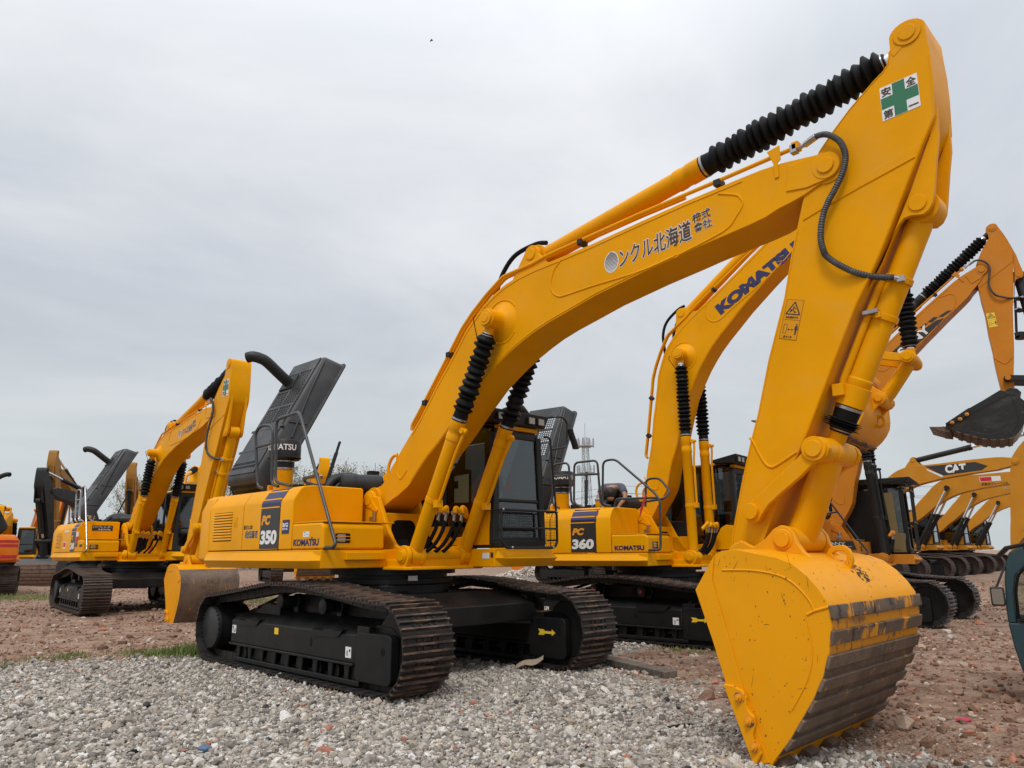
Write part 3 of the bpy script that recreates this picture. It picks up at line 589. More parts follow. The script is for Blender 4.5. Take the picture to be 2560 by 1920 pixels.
def hood(root, o, mb_key='hood'):
    """engine hood propped open: local u along its length, x across, d thickness"""
    m = o.get('hood_mat', GREY)
    hx0, hx1 = -2.98, -1.9; O = Vector((0, -1.1, 2.53)); a = R(62)
    ud = Vector((0, math.cos(a), math.sin(a))); nd = Vector((0, -math.sin(a), math.cos(a)))   # outer face looks along nd
    def Q(x, u, d): return Vector((x, 0, 0))+O+ud*u+nd*d
    def shell():
        b = MB(); loops = []
        L = 2.33
        for d, i, u0, u1 in ((-.38, -.035, -.16, .06), (-.355, -.035, -.16, .06), (-.35, 0.0, -.13, .03), (-.06, .055, -.02, -.02), (-.015, .085, .04, -.06), (0.0, .14, .10, -.11), (.01, .30, .25, -.3)):
            c = []
            for px, pu in rrect(hx0+i, hx1-i, u0, L+u1, .09, 4): c.append(Q(px, pu, d))
            loops.append(c)
        loops = loops[:6]; b.loft(loops, False)
        xs = [hx0+.12, hx0+.19, hx0+.51, hx0+.57, hx0+.89, hx1-.12]; us = [.07, 1.02, 1.30, 1.36, 1.64, 1.70, 2.02, L-.08]
        ML = Matrix(((1, 0, 0, 0), (0, ud.y, nd.y, O.y), (0, ud.z, nd.z, O.z), (0, 0, 0, 1)))
        for i in range(5):
            for j in range(7):
                if i in (1, 3) and j in (1, 3, 5):
                    for k in range(1, 6): x = xs[i]+(xs[i+1]-xs[i])*k/6; b.box(x-.011, x+.011, us[j], us[j+1], -.004, .008, ML)
                    m_ = round((us[j+1]-us[j])/.05)
                    for k in range(1, m_): u = us[j]+(us[j+1]-us[j])*k/m_; b.box(xs[i], xs[i+1], u-.009, u+.009, -.004, .008, ML)
                else: b.box(xs[i], xs[i+1], us[j], us[j+1], -.006, .010, ML)
        # raised ribs
        for u in (.50, .90): b.box(-.5, .5, -.02, .02, -.008, .012, Matrix.Translation(Q((hx0+hx1)/2, u, .002)) @ Matrix((( 1, 0, 0, 0), (0, ud.y, nd.y, 0), (0, ud.z, nd.z, 0), (0, 0, 0, 1))))
        b.tube([Q(hx1-.015, .80, -.20), Q(hx1-.045, 1.6, -.10), Q(hx1-.05, 2.18, -.05)], .018, 8)
        for u in (.35, 1.0): b.tube([Q(hx1-.005, u+.12, -.30), Q(hx1-.06, u, -.05)], .016, 6)
        return b
    H = part(root, 'engine_hood', shell, m, mb_key, bevel=.006)
    def grille():
        b = MB()
        def cell(x, u, w, hh): b.add([Q(x-w, u-hh, .0125), Q(x+w, u-hh, .0125), Q(x+w, u+hh, .0125), Q(x-w, u+hh, .0125)], [(0, 1, 2, 3)])
        for i in range(10):
            for j in range(2): cell(-2.80+i*.075, .19+j*.07, .028, .022)
        for i in range(10):
            for j in range(3):
                x = -2.84+i*.082; u = -.128+j*.033; d = -.31+j*.085; b.add([Q(x-.03, u-.012-.012, d-.03), Q(x+.03, u-.012-.012, d-.03), Q(x+.03, u+.012-.012, d+.03), Q(x-.03, u+.012-.012, d+.03)], [(0, 1, 2, 3)])
        return b
    part(H, 'hood_grille', grille, RUB, mb_key+'g')
    def pipe():
        b = MB(); c = Q(-2.62, 1.83, 0)
        d2 = (nd*.9+Vector((-.05, 0, .16))).normalized()
        b.tube(smooth_path([c, c+d2*.25, c+d2*.52, c+d2*.62+Vector((-.03, -.02, -.01)), c+d2*.70+Vector((-.08, -.05, -.035)), c+d2*.74+Vector((-.15, -.08, -.075))], 6), .088, 20)
        return b
    part(H, 'exhaust_pipe', pipe, dark_of(o), mb_key+'p')
    part(H, 'pipe_flange', lambda: MB().box(-.2, .2, -.13, .13, 0, .035, Matrix.Translation(Q(-2.62, 1.83, .0)) @ Matrix(((1, 0, 0, 0), (0, ud.y, nd.y, 0), (0, ud.z, nd.z, 0), (0, 0, 0, 1)))), dark_of(o), mb_key+'f', bevel=.008)
    part(H, 'hood_stay', lambda: MB().box(-.02, .02, -.012, .012, 0, 1.0, Matrix.Translation((-1.3, -.35, 2.2)) @ Matrix.Rotation(R(-24), 4, 'X') @ Matrix.Rotation(R(-12), 4, 'Y')).box(-.03, .03, -.015, .015, .25, .8, Matrix.Translation((-1.3, -.35, 2.2)) @ Matrix.Rotation(R(-24), 4, 'X') @ Matrix.Rotation(R(-12), 4, 'Y')), dark_of(o), mb_key+'s')
    return H
def dark_of(o): return o.get('dark', BLK2)

def cab(root, o):
    lod = o.get('lod', 0); P = o['paint']; dk = o.get('cabm', BLK2)
    xf, xr, yr, yl, zb, zt = 1.45, -.32, .50, 1.455, 1.50, 3.06
    def shell():
        b = MB()
        # pillars, floor, roof, sills
        def bar(p, q, w=.05, d=.05): b.loft([[(p[0]-w, p[1]-d, p[2]), (p[0]+w, p[1]-d, p[2]), (p[0]+w, p[1]+d, p[2]), (p[0]-w, p[1]+d, p[2])], [(q[0]-w, q[1]-d, q[2]), (q[0]+w, q[1]-d, q[2]), (q[0]+w, q[1]+d, q[2]), (q[0]-w, q[1]+d, q[2])]])
        for y, dy in ((yr+.03, .03), (yl-.03, -.03)):
            bar((xf-.05, y, zb), (xf-.08, y+dy*1.3, zt-.10)); bar((xf-.08, y+dy*1.3, zt-.12), (xf-.30, y+dy*1.5, zt), .06)
            bar((.42, y, zb), (.42, y+dy*1.4, zt), .06); bar((xr+.06, y, zb), (xr+.12, y+dy*1.4, zt-.04), .06)
        b.box(xr, xf, yr, yl, zb-.03, zb+.06)
        b.prism([(xr+.05, zt-.05), (xf-.12, zt-.05), (xf-.22, zt+.02), (xr+.2, zt+.02)], yr+.05, yl-.05)
        b.box(xf-.09, xf-.02, yr+.02, yl-.02, zb, zb+.10); b.box(xf-.12, xf-.05, yr+.06, yl-.06, zt-.16, zt-.05)
        b.box(xf-.075, xf-.03, yr+.05, yl-.05, 2.045, 2.095)
        b.box(xr, xr+.05, yr, yl, zb, 2.1); b.box(xr, .45, yr, yr+.04, zb, 2.05); b.box(xr, xf-.1, yl-.04, yl, zb, 2.0)
        return b
    c = part(root, 'cab', shell, dk, ('cab', o.get('cabk', 0)), bevel=.02, seg=3)
    cp = o.get('cabpanel', P)
    part(c, 'cab_panel', lambda: MB().prism([(.30, 1.50), (1.38, 1.50), (1.38, 1.93), (1.22, 1.95), (1.12, 1.90), (.95, 1.62), (.30, 1.58)], yr-.012, yr+.03), cp, 'cabpan', bevel=.01)
    part(c, 'roof_panel', lambda: MB().prism([(xr+.1, zt+.018), (xf-.20, zt+.018), (xf-.24, zt+.05), (xr+.2, zt+.05)], yr+.1, yl-.1), cp, 'roofpan', bevel=.01)
    part(c, 'brow_panel', lambda: MB().box(xf-.12, xf-.02, yr+.10, yl-.10, zt-.045, zt+.012), cp, 'brow', bevel=.01)
    G = o.get('glass', GLS)
    part(c, 'windshield', lambda: MB().loft([[(xf-.035, yr+.06, zb+.08), (xf-.035, yl-.06, zb+.08), (xf-.041, yl-.06, zb+.08), (xf-.041, yr+.06, zb+.08)], [(xf-.065, yr+.09, zt-.12), (xf-.065, yl-.09, zt-.12), (xf-.071, yl-.09, zt-.12), (xf-.071, yr+.09, zt-.12)]]), G, 'wsh')
    part(c, 'side_window', lambda: MB().box(.46, xf-.1, yr+.022, yr+.027, zb+.05, zt-.05), G, 'swr')
    part(c, 'side_window', lambda: MB().box(xr+.1, .38, yr+.022, yr+.027, 2.05, zt-.05), G, 'swr2')
    part(c, 'side_window', lambda: MB().box(xr+.1, xf-.1, yl-.034, yl-.028, 2.0, zt-.05), G, 'swl')
    part(c, 'rear_window', lambda: MB().box(xr+.05, xr+.055, yr+.08, yl-.08, 2.1, zt-.06), G, 'rw')
    if lod < 2:
        part(c, 'seat', lambda: MB().box(.15, .65, .75, 1.2, 1.55, 1.95).box(.10, .24, .75, 1.2, 1.9, 2.6).box(.12, .22, .85, 1.1, 2.6, 2.8).box(.2, .75, .62, .73, 1.6, 2.12).box(.2, .75, 1.22, 1.33, 1.6, 2.12).tube([(.7, .68, 2.1), (.74, .68, 2.28)], .02).tube([(.7, 1.28, 2.1), (.74, 1.28, 2.28)], .02), SEATM, 'seat', bevel=.03)
        part(c, 'control_console', lambda: MB().box(1.0, 1.25, .56, .66, 1.56, 2.15).tube([(1.0, .9, 1.56), (1.05, .9, 1.95)], .015).tube([(1.0, 1.05, 1.56), (1.05, 1.05, 1.95)], .015).box(1.15, 1.3, .62, .8, 2.2, 2.4), SEATM, 'cons', bevel=.01)
    if o.get('cab_extras'):
        part(c, 'paper_sheet', lambda: MB().prism([(.64, 2.07), (.93, 2.06), (.93, 2.44), (.64, 2.43), (.64, 2.36), (.72, 2.36), (.72, 2.26), (.64, 2.26)], yr+.014, yr+.0205), STICK, 'paper')
        part(c, 'hanging_ribbon', lambda: MB().prism([(.98, 2.38), (1.02, 2.22), (1.12, 2.24), (1.06, 2.12), (1.10, 1.84), (.98, 1.86), (.88, 1.84), (.92, 2.12), (.84, 2.24), (.95, 2.22)], 1.385, 1.395, 'x', Matrix.Translation((0, -.17, .02))), RED, 'ribb')
        def guard():
            b = MB(); x = 1.62
            fr = [(x, .44, 1.935), (x, 1.50, 1.935), (x, 1.50, 1.52), (x, 1.43, 1.46), (x, .52, 1.46), (x, .44, 1.54), (x, .44, 1.935)]
            b.tube(fillet(fr, .05), .017, 10)
            b.tube([(x, .44, 1.71), (x, 1.50, 1.71)], .013, 8)
            for y in (.44, 1.5): b.tube([(x, y, 1.93), (1.44, y, 1.93)], .012, 6); b.tube([(x, y, 1.56), (1.44, y, 1.56)], .012, 6)
            return b
        gd = part(root, 'window_guard', guard, BLK2, 'wgd')
        def wires():
            b = MB(); x = 1.62
            for k in range(32): y = .455+k*1.03/31; b.tube([(x, y, 1.47), (x, y, 1.93)], .0022, 4)
            for k in range(14): z = 1.48+k*.45/13; b.tube([(x-.004, .445, z), (x-.004, 1.495, z)], .0022, 4)
            return b
        part(gd, 'wire_mesh', wires, BLK2, 'wires')
        part(gd, 'guard_bolt', lambda: MB().sphere((x_ := 1.64, .46, 1.935), .018).sphere((1.64, 1.49, 1.935), .018).sphere((1.64, .62, 1.465), .018).sphere((1.64, 1.40, 1.465), .018), STEEL, 'gblt')
    if o.get('lightbar', 1):
        lb = part(root, 'roof_light_bar', lambda: MB().loft([[(1.05, .42, 3.10), (1.05, 1.46, 3.10), (1.05, 1.46, 3.16), (1.05, .42, 3.16)], [(1.50, .42, 3.075), (1.50, 1.42, 3.075), (1.54, 1.48, 3.25), (1.54, .40, 3.25)]]), BLK2, 'lbar', bevel=.012)
        if not lod:
            for y in (.52, .70, 1.10, 1.29):
                wl = part(lb, 'work_light', lambda: MB().box(1.49, 1.56, y-.065, y+.065, 3.10, 3.20), BLK2, ('wl', y), bevel=.008)
                part(lb, 'lamp_lens', lambda: MB().box(1.555, 1.565, y-.055, y+.055, 3.108, 3.192), LENS, ('wll', y))
    if o.get('mirrors', 1):
        mr = part(root, 'mirror_arm', lambda: MB().tube(fillet([(1.42, 1.42, 3.25), (1.5, 1.80, 3.30), (1.5, 1.91, 3.24), (1.5, 1.89, 2.87), (1.5, 1.55, 2.80)], .07), .014, 8).tube(fillet([(1.46, 1.45, 2.98), (1.5, 1.53, 2.97), (1.5, 1.55, 2.80), (1.5, 1.63, 1.93)], .05), .016, 8), BLK2, 'mirarm')
        part(mr, 'rear_mirror', lambda: MB().loft([[(1.5+.05*math.cos(t), 1.98+dy+.045*math.sin(t), z) for t in np.linspace(0, 2*math.pi, 14, endpoint=False)] for z, dy in ((3.14, -.01), (3.10, 0), (2.90, .10), (2.86, .11))]), BLK2, 'mir', bevel=.008)
    return c

def excavator(name, label, group, loc, yaw, s, o):
    lod = o.get('lod', 0); P = o['paint']
    root = empty(name, loc, yaw, s); tag(root, label, 'excavator', group)
    swing = o.get('swing', 0)
    T1 = track(root, -1, swing, o); T2 = track(root, 1, swing, o)
    car_body(root, swing, o)
    D, sd, pd, tk, tb = upper_body(root, o)
    if o.get('hood'): hood(root, o)
    else: part(root, 'engine_hood', lambda: MB().prism([(-2.38, 2.2), (-2.3, 2.42), (-1.2, 2.42), (-1.1, 2.2)], -.9, .75), o.get('hood_mat', GREY), 'hoodc', bevel=.04)
    cb = cab(root, o)
    # ---- boom
    th = R(o.get('theta', 0)); kb = o.get('kb', 1); al = R(o.get('alpha', 0)); ka = o.get('ka', 1); be = R(o.get('beta', 0))
    bx = o.get('boom_outline', BOOM)
    def on_boom(p, y=0): q = rot2((p[0]*kb, p[1]*kb), th); return Vector((F0.x+q[0], y, F0.z+q[1]))
    def bm_():
        b = MB(); b.prism(bx, -.25, .25)
        b.cyl((0, -.29, 0), (0, .29, 0), .17, n=28)
        b.cyl((TIP[0], -.268, TIP[1]), (TIP[0], .268, TIP[1]), .118, n=28)
        if not o.get('bk'):
            b.lathe((2.46, -.24, 1.97), (2.46, -.50, 1.97), [(0, .26), (.02, .23), (.06, .14), (.10, .115), (.26, .115)], 28)
            b.lathe((2.46, .24, 1.97), (2.46, .50, 1.97), [(0, .26), (.02, .23), (.06, .14), (.10, .115), (.26, .115)], 28)
        else: b.cyl((2.46, -.33, 1.97), (2.46, .33, 1.97), .10, n=20)
        if lod < 2:
            for y in (-.17, .17): b.prism([(2.55, 2.40), (2.62, 2.52), (2.80, 2.76)]+arc(2.90, 2.72, .11, 130, -10, 6)+[(3.15, 2.55), (3.3, 2.49)], y-.03, y+.03)
            b.cyl((2.9, -.215, 2.72), (2.9, .215, 2.72), .07, n=18)
        if not lod:
            for q in (PAD1, PAD2, [(.47, .60), (.455, .45), (.47, .33), (.55, .25), (.63, .30), (.69, .36)]): b.tube([(p[0], -.251, p[1]) for p in smooth_path([(a_, c_, 0) for a_, c_ in q], 4)] if False else [(p.x, -.250, p.y) for p in smooth_path([(a_, c_, 0) for a_, c_ in q], 4)], .0115, 6)
            b.tube([(p[0]*.9965+.02, -.25, p[1]*.9965-.03) for p in bx[6:26]], .009, 5)
            b.tube([(p[0], -.25, p[1]+.025) for p in bx[48:64]], .009, 5)
            b.tube([(2.46+.27*math.cos(R(a)), -.25, 1.97+.27*math.sin(R(a))) for a in range(35, 325, 12)], .010, 5)
            b.prism(arc(TIP[0], TIP[1], .122, 115, -80, 10)+[(6.2, 2.33), (6.02, 2.36), (6.06, 2.58), (6.25, 2.605)], -.262, -.25)
        return b
    B_ = part(root, 'boom', bm_, P, ('boom', lod, o.get('bk', 0)), bevel=.010, loc=F0, rot=(0, -th, 0)); B_.scale = (kb, 1, kb)
    if lod < 2:
        part(B_, 'boom_pin', lambda: MB().cyl((TIP[0], -.285, TIP[1]), (TIP[0], .285, TIP[1]), .07, n=22), P, 'bpin', bevel=.006)
        if not o.get('bk'): part(B_, 'boom_pin', lambda: MB().cyl((2.46, -.535, 1.97), (2.46, .535, 1.97), .095, n=22).cyl((2.46, -.545, 1.97), (2.46, .545, 1.97), .06, n=22), P, 'bpin2', bevel=.006)
    if not lod:
        pp = [(.71, .88), (.714, .945), (.98, 1.238), (1.304, 1.61), (1.70, 2.07), (1.884, 2.225), (2.14, 2.40), (2.44, 2.564), (2.93, 2.59), (3.12, 2.62), (3.36, 2.638), (3.69, 2.655), (4.43, 2.70), (4.97, 2.72), (5.38, 2.735), (5.9, 2.76), (6.13, 2.77)]
        part(B_, 'hydraulic_pipe', lambda: MB().tube(fillet([(a, -.205, c) for a, c in pp], .05, 3), .021, 10), P, 'bpipe')
        part(B_, 'hydraulic_pipe', lambda: MB().tube(fillet([(a-.01, -.145, c-.0) for a, c in pp[:14]], .05, 3), .021, 10), P, 'bpipe2')
        part(B_, 'hydraulic_pipe', lambda: MB().tube(fillet([(.42, -.10, .55), (.20, -.10, .62), (.08, -.10, .50), (.06, -.10, .22), (-.05, -.1, .1)], .12), .022, 10).tube(fillet([(.38, -.03, .46), (.24, -.03, .50), (.15, -.03, .40), (.12, -.03, .22), (0, -.03, .1)], .10), .022, 10).box(.02, .17, -.14, .01, .27, .36), P, 'bpipe3')
        def clamps():
            b = MB()
            for a, c in ((.98, 1.20), (1.45, 1.76), (3.66, 2.62), (5.35, 2.70)):
                b.box(a-.035, a+.035, -.235, -.12, c-.02, c+.045)
            return b
        part(B_, 'pipe_clamp', clamps, BLK2, 'bclamp', bevel=.006)
        part(B_, 'pipe_bracket', lambda: MB().prism([(5.88, 2.80), (6.0, 2.82), (6.0, 2.68), (5.97, 2.66), (5.97, 2.52), (5.93, 2.52), (5.93, 2.66)], -.262, -.25).box(6.10, 6.16, -.25, -.16, 2.735, 2.805), P, 'pbrk', bevel=.004)
        part(B_, 'grease_line', lambda: MB().tube(fillet([(2.32, -.535, 2.03), (2.26, -.53, 2.0), (2.25, -.45, 1.75), (2.18, -.28, 1.62)], .04), .006, 6), BLK2, 'grease')
        part(B_, 'hydraulic_hose', lambda: MB().tube(smooth_path([(2.14, -.10, 2.30), (2.22, -.10, 2.45), (2.35, -.10, 2.68), (2.56, -.10, 2.84), (2.86, -.06, 2.90), (3.02, -.05, 2.87)], 6), .028, 10).tube(smooth_path([(2.40, .02, 2.45), (2.52, .02, 2.62), (2.75, .02, 2.78)], 6), .028, 10), RUB, 'bhose')
    # ---- boom cylinders
    cm = o.get('cyl', P); bel = o.get('bellows', True)
    tp = (2.46, 1.97)
    for y in (-.40, .40):
        cylinder(root, 'boom_cylinder', (.945, y, 1.372), on_boom(tp, y), .086, o.get('bfrac', .58), cm, bel, .965, lod, 1 if not lod else 0, o.get('rod'))
    if not lod:
        def hz(y, dy):
            return smooth_path([(1.14, y, 1.80), (1.12, y-.025, 1.68), (1.06, y-.09, 1.52), (.96, y-.17, 1.41), (.76, y*.6-.20, 1.36), (.45, y*.4-.12, 1.42), (.19, y*.3, 1.58)], 6)
        for y, dy in ((-.19, 1), (-.07, 1), (.07, 1), (.19, 1)):
            hs = part(root, 'hydraulic_hose', lambda: MB().tube(hz(y, dy), .024, 10), RUB, ('hz', y))
            part(hs, 'hose_fitting', lambda: MB().tube([(1.165, y, 1.93), (1.14, y, 1.78)], .021, 10).cyl((1.15, y-.03, 1.90), (1.15, y+.03, 1.90), .03, n=12), STEEL, ('hzf', y))
        part(root, 'hose_manifold', lambda: MB().tube(fillet([(1.10, -.33, 1.86), (1.16, -.25, 1.95), (1.16, -.19, 1.98), (1.165, -.19, 1.90)], .03), .03, 10).tube(fillet([(1.10, -.33, 1.86), (1.18, -.12, 1.93), (1.17, -.07, 1.97), (1.165, -.07, 1.90)], .03), .03, 10).tube(fillet([(1.10, .33, 1.86), (1.16, .25, 1.95), (1.16, .19, 1.98), (1.165, .19, 1.90)], .03), .03, 10).tube(fillet([(1.10, .33, 1.86), (1.18, .12, 1.93), (1.17, .07, 1.97), (1.165, .07, 1.90)], .03), .03, 10), P, 'manif')
    # ---- arm
    ta = th+al; A0 = on_boom(TIP)
    def on_arm(p, y=0): q = rot2((p[0]*ka, p[1]*ka), ta); return Vector((A0.x+q[0], y, A0.z+q[1]))
    def arm_():
        b = MB(); b.prism(ARM, -.232, .232)
        b.cyl((0, -.242, 0), (0, .242, 0), .155, n=28)
        b.cyl((.739, -.245, .899), (.739, .245, .899), .105, n=24)
        for y in (-.165, .165): b.prism(BRK, y-.022, y+.022)
        if not lod:
            b.tube([(p.x, -.232, p.y) for p in smooth_path([(-.90, -2.23, 0), (-.870, -2.267, 0), (-.826, -2.369, 0), (-.778, -2.459, 0), (-.736, -2.495, 0), (-.68, -2.489, 0), (-.492, -2.392, 0)], 4)], .013, 6)
            b.tube([(.677, -.232, -.178), (.216, -.232, -.285), (-.041, -.232, -.349), (-.248, -.232, -.409)], .010, 6)
            b.prism([(.719, -.072), (.677, -.170), (.216, -.275), (-.041, -.339), (-.248, -.40), (-.242, -.345), (-.033, -.268), (.207, -.218)], -.2335, -.22)
            b.tube([(p[0]*.985+.01, -.232, p[1]*.99) for p in ARM[11:19]], .007, 5)
            b.tube([(p[0]-.012, -.232, p[1]) for p in ARM[42:58]], .006, 5)
            b.tube([(p[0]+.014, -.232, p[1]) for p in ARM[22:31]], .006, 5)
            b.prism([(.60, .78), (.62, .74), (.83, .90), (.80, .93)], -.236, -.22)
        return b
    A_ = part(root, 'arm', arm_, P, ('arm', lod), bevel=.009, loc=A0, rot=(0, -ta, 0)); A_.scale = (ka, 1, ka)
    if lod < 2:
        for a_, w_, c_ in ((.739, .256, .899), (.634, .20, -.543), (-.877, .385, -2.865)): part(A_, 'arm_pin', lambda: MB().cyl((a_, -w_, c_), (a_, w_, c_), .066, n=22), P, ('apin', a_), bevel=.005)
    cylinder(root, 'arm_cylinder', on_boom((2.9, 2.72)), on_arm((.739, .899)), .105, o.get('afrac', .52), cm, bel, .965, lod, 0, o.get('rod'))
    # ---- bucket linkage: four bars
    Ap = rot2((-.877*ka, -2.865*ka), ta); Hp = rot2((HIN[0]*ka, HIN[1]*ka), ta)
    tb_ = ta+be; K = rot2((.376, .179), tb_); K = (Hp[0]+K[0], Hp[1]+K[1])
    l1 = math.hypot(.577, .468); l2 = math.hypot(.329, .703)
    dx, dz = K[0]-Ap[0], K[1]-Ap[1]; dd = min(math.hypot(dx, dz), (l1+l2)*.999); a_ = (l1*l1-l2*l2+dd*dd)/(2*dd); hh = math.sqrt(max(l1*l1-a_*a_, 0))
    ux, uz = dx/math.hypot(dx, dz), dz/math.hypot(dx, dz)
    Lp = (Ap[0]+ux*a_-uz*hh, Ap[1]+uz*a_+ux*hh); L2 = (Ap[0]+ux*a_+uz*hh, Ap[1]+uz*a_-ux*hh)
    ref = rot2((.634, -.543), ta)
    if (L2[0]-ref[0])**2+(L2[1]-ref[1])**2 < (Lp[0]-ref[0])**2+(Lp[1]-ref[1])**2 and be > -1.2: Lp = L2
    W3 = lambda p, y=0: Vector((A0.x+p[0], y, A0.z+p[1]))
    # side links: outline given relative to the arm pin, for the direction of the reference pose
    rt = math.atan2(Lp[1]-Ap[1], Lp[0]-Ap[0])-math.atan2(.468, .577)
    for y in (-.315, .315):
        part(root, 'side_link', lambda: MB().prism(h(SLINK, (-.877, -2.865)), y-.03, y+.03), o.get('link', P), ('slink', y), bevel=.010, loc=W3(Ap), rot=(0, -rt, 0))
    def blink():
        b = MB(); a, k = Vector(W3(Lp)), Vector(W3(K)); d = (k-a).normalized()
        b.cyl(a-Vector((0, .275, 0)), a+Vector((0, .275, 0)), .105, n=24)
        b.cyl(k-Vector((0, .262, 0)), k+Vector((0, .262, 0)), .105, n=24)
        n = Vector((d.z, 0, -d.x))
        def sec(p, w, t): return [p+Vector((0, math.cos(2*math.pi*i/16)*w, 0))+n*math.sin(2*math.pi*i/16)*t for i in range(16)]
        b.loft([sec(a+d*.02, .23, .085), sec(a+d*.25, .18, .10), sec(k-d*.15, .18, .115), sec(k, .2, .10)])
        b.cyl(a-Vector((0, .388, 0)), a+Vector((0, .388, 0)), .068, n=22)
        for y in (-.355, .355): b.cyl(a+Vector((0, y-.015, 0)), a+Vector((0, y+.015, 0)), .10, n=24)
        return b
    part(root, 'bucket_link', blink, o.get('link', P), bevel=.006)
    cylinder(root, 'bucket_cylinder', on_arm((.634, -.543)), W3(Lp), .098, o.get('kfrac', .80), cm, bel, .955, lod, 0, o.get('rod'), 5 if o.get('kfrac', .8) > .7 else None)
    if not lod:
        hp = [(-.168, .277), (-.062, .289), (.045, .256), (.136, .165), (.174, .065), (.175, -.037), (.133, -.154), (.060, -.268), (-.002, -.354), (-.060, -.475), (-.091, -.63), (-.081, -.756), (-.053, -.826), (.037, -.923), (.141, -1.005), (.268, -1.061), (.381, -1.08)]
        yy = [-.23]*1+[-.27]+[-.30]*12+[-.26, -.2, -.14]
        sp = smooth_path([(a, y, c) for (a, c), y in zip(hp, yy)], 14)
        hs = part(A_, 'hydraulic_hose', lambda: MB().tube(sp, .025, 10, rf=lambda i: .0275 if i % 2 else .0235), HOSE, 'armhose')
        def fit_():
            b = MB(); b.tube([sp[-20], sp[-1], (.43, -.12, -1.10)], .021, 10); b.box(.40, .455, -.145, -.10, -1.125, -1.075); b.tube([sp[0], sp[16]], .030, 10); b.tube([(-.25, -.22, .27), sp[0]], .02, 8); b.box(-.30, -.24, -.25, -.18, .24, .32)
            return b
        part(hs, 'hose_fitting', fit_, STEEL, 'armhosef', bevel=.004)
        c0 = Vector((.634, 0, -.543)); c1 = Vector((-.30, 0, -2.397)); cd = (c1-c0).normalized(); cn = Vector((-cd.z, 0, cd.x))
        def cpipe():
            b = MB(); side = Vector((0, -.085, 0))
            off = -cn*.085 if True else cn
            q = [c0+cd*.63+side+off, c0+cd*.70+side*1.1+off, c0+cd*1.50+side*1.1+off, c0+cd*1.58+side*.9+off*.6]
            b.tube(fillet(q, .05), .030, 10)
            for t in (.56, .88): b.lathe(c0+cd*t, c1, [(0, .115), (.05, .115)], 24); b.box(-.02, .02, -.14, .14, -.025, .025, Matrix.Translation(c0+cd*(t+.025)))
            b.lathe(c0+cd*1.50, c1, [(0, .122), (.17, .122)], 24); b.box(-.045, .045, -.16, -.08, -.05, .05, Matrix.Translation(c0+cd*1.57+off*.9))
            return b
        part(A_, 'cylinder_pipe', cpipe, cm, 'cpipe', bevel=.005)
        part(A_, 'pipe_clamp', lambda: MB().box(-.06, .06, -.16, -.10, -.018, .018, Matrix.Translation(c0+cd*.90-cn*.06)), STEEL, 'cpcl', bevel=.006)
    # ---- bucket
    bw = o.get('bucket_w', .93); BM_ = o.get('bmat', BUCKY)
    shell_pts = h(BKT, HIN)
    def bucket_():
        b = MB()
        back = shell_pts[:19]; n = len(back)
        inner = []
        for i, p in enumerate(back):
            a, c = back[max(i-1, 0)], back[min(i+1, n-1)]; t = Vector((c[0]-a[0], c[1]-a[1])).normalized(); inner.append((p[0]+t.y*.03, p[1]-t.x*.03))
        b.prism(back+inner[::-1], -bw+.03, bw-.03)
        for sy in (-1, 1):
            b.prism(shell_pts, sy*(bw-.035), sy*bw)
            mouth = [shell_pts[0], shell_pts[21], shell_pts[20], shell_pts[19], shell_pts[18]]
            b.prism(mouth+[(mouth[-1][0]+.10, mouth[-1][1]+.03), (mouth[-2][0]+.13, mouth[-2][1]+.0), (mouth[2][0]+.13, mouth[2][1]+.05), (mouth[1][0]+.15, mouth[1][1]+.08)], sy*(bw), sy*(bw+.012))
            b.tube([(p[0], sy*(bw+.004), p[1]) for p in [(.10, .06), (.17, -.02), (.215, -.3), (.29, -.55), (.42, -.98)]], .008, 5) if False else None
        if not lod:
            q = h([(-.86, -3.33), (-.62, -3.33), (-.42, -3.36), (-.30, -3.42), (-.20, -3.53), (-.17, -3.60)], HIN); b.tube([(p.x, -bw-.001, p.y) for p in smooth_path([(a, c, 0) for a, c in q], 4)], .008, 6)
            q = h([(-.23, -3.63), (-.17, -3.60), (-.07, -3.57)], HIN); b.tube([(a, -bw-.001, c) for a, c in q], .011, 6)
            q = h([(-.23, -3.63), (-.21, -3.85), (-.26, -4.05), (-.40, -4.28)], HIN); b.tube([(p.x, -bw-.001, p.y) for p in smooth_path([(a, c, 0) for a, c in q], 4)], .007, 6)
        return b
    bk = part(root, 'bucket', bucket_, BM_, ('bucket', lod, bw), bevel=.008, loc=W3(Hp), rot=(0, -tb_, 0))
    lugm = o.get('lugmat', BM_)
    for y in (-.315, .315):
        part(bk, 'bucket_lug', lambda: MB().prism(h(LUG, HIN), y-.03, y+.03).cyl((.376, y-.04*(1 if y < 0 else -1), .179), (.376, y+.02*(1 if y < 0 else -1), .179), .085, n=24), lugm, ('lugb', y, lod), bevel=.012)
    part(bk, 'bucket_pin', lambda: MB().cyl((.376, -.375, .179), (.376, .375, .179), .062, n=22).cyl((0, -.37, 0), (0, .37, 0), .075, n=22), lugm, 'bkpin', bevel=.006)
    if lod < 2:
        def strip(i0, t0, wd):
            pts = []
            back = [Vector((p[0], 0, p[1])) for p in shell_pts]
            return pts
        # wear strips across the back: start and end given as arc length along the back curve
        P_ = [np.array(p) for p in shell_pts[:18]]; Ls = [0]
        for a, c in zip(P_[:-1], P_[1:]): Ls.append(Ls[-1]+np.linalg.norm(c-a))
        def at_(t):
            t = min(max(t, 0), Ls[-1]-1e-4); i = max(j for j in range(len(Ls)-1) if Ls[j] <= t); u = (t-Ls[i])/(Ls[i+1]-Ls[i]); return P_[i]*(1-u)+P_[i+1]*u
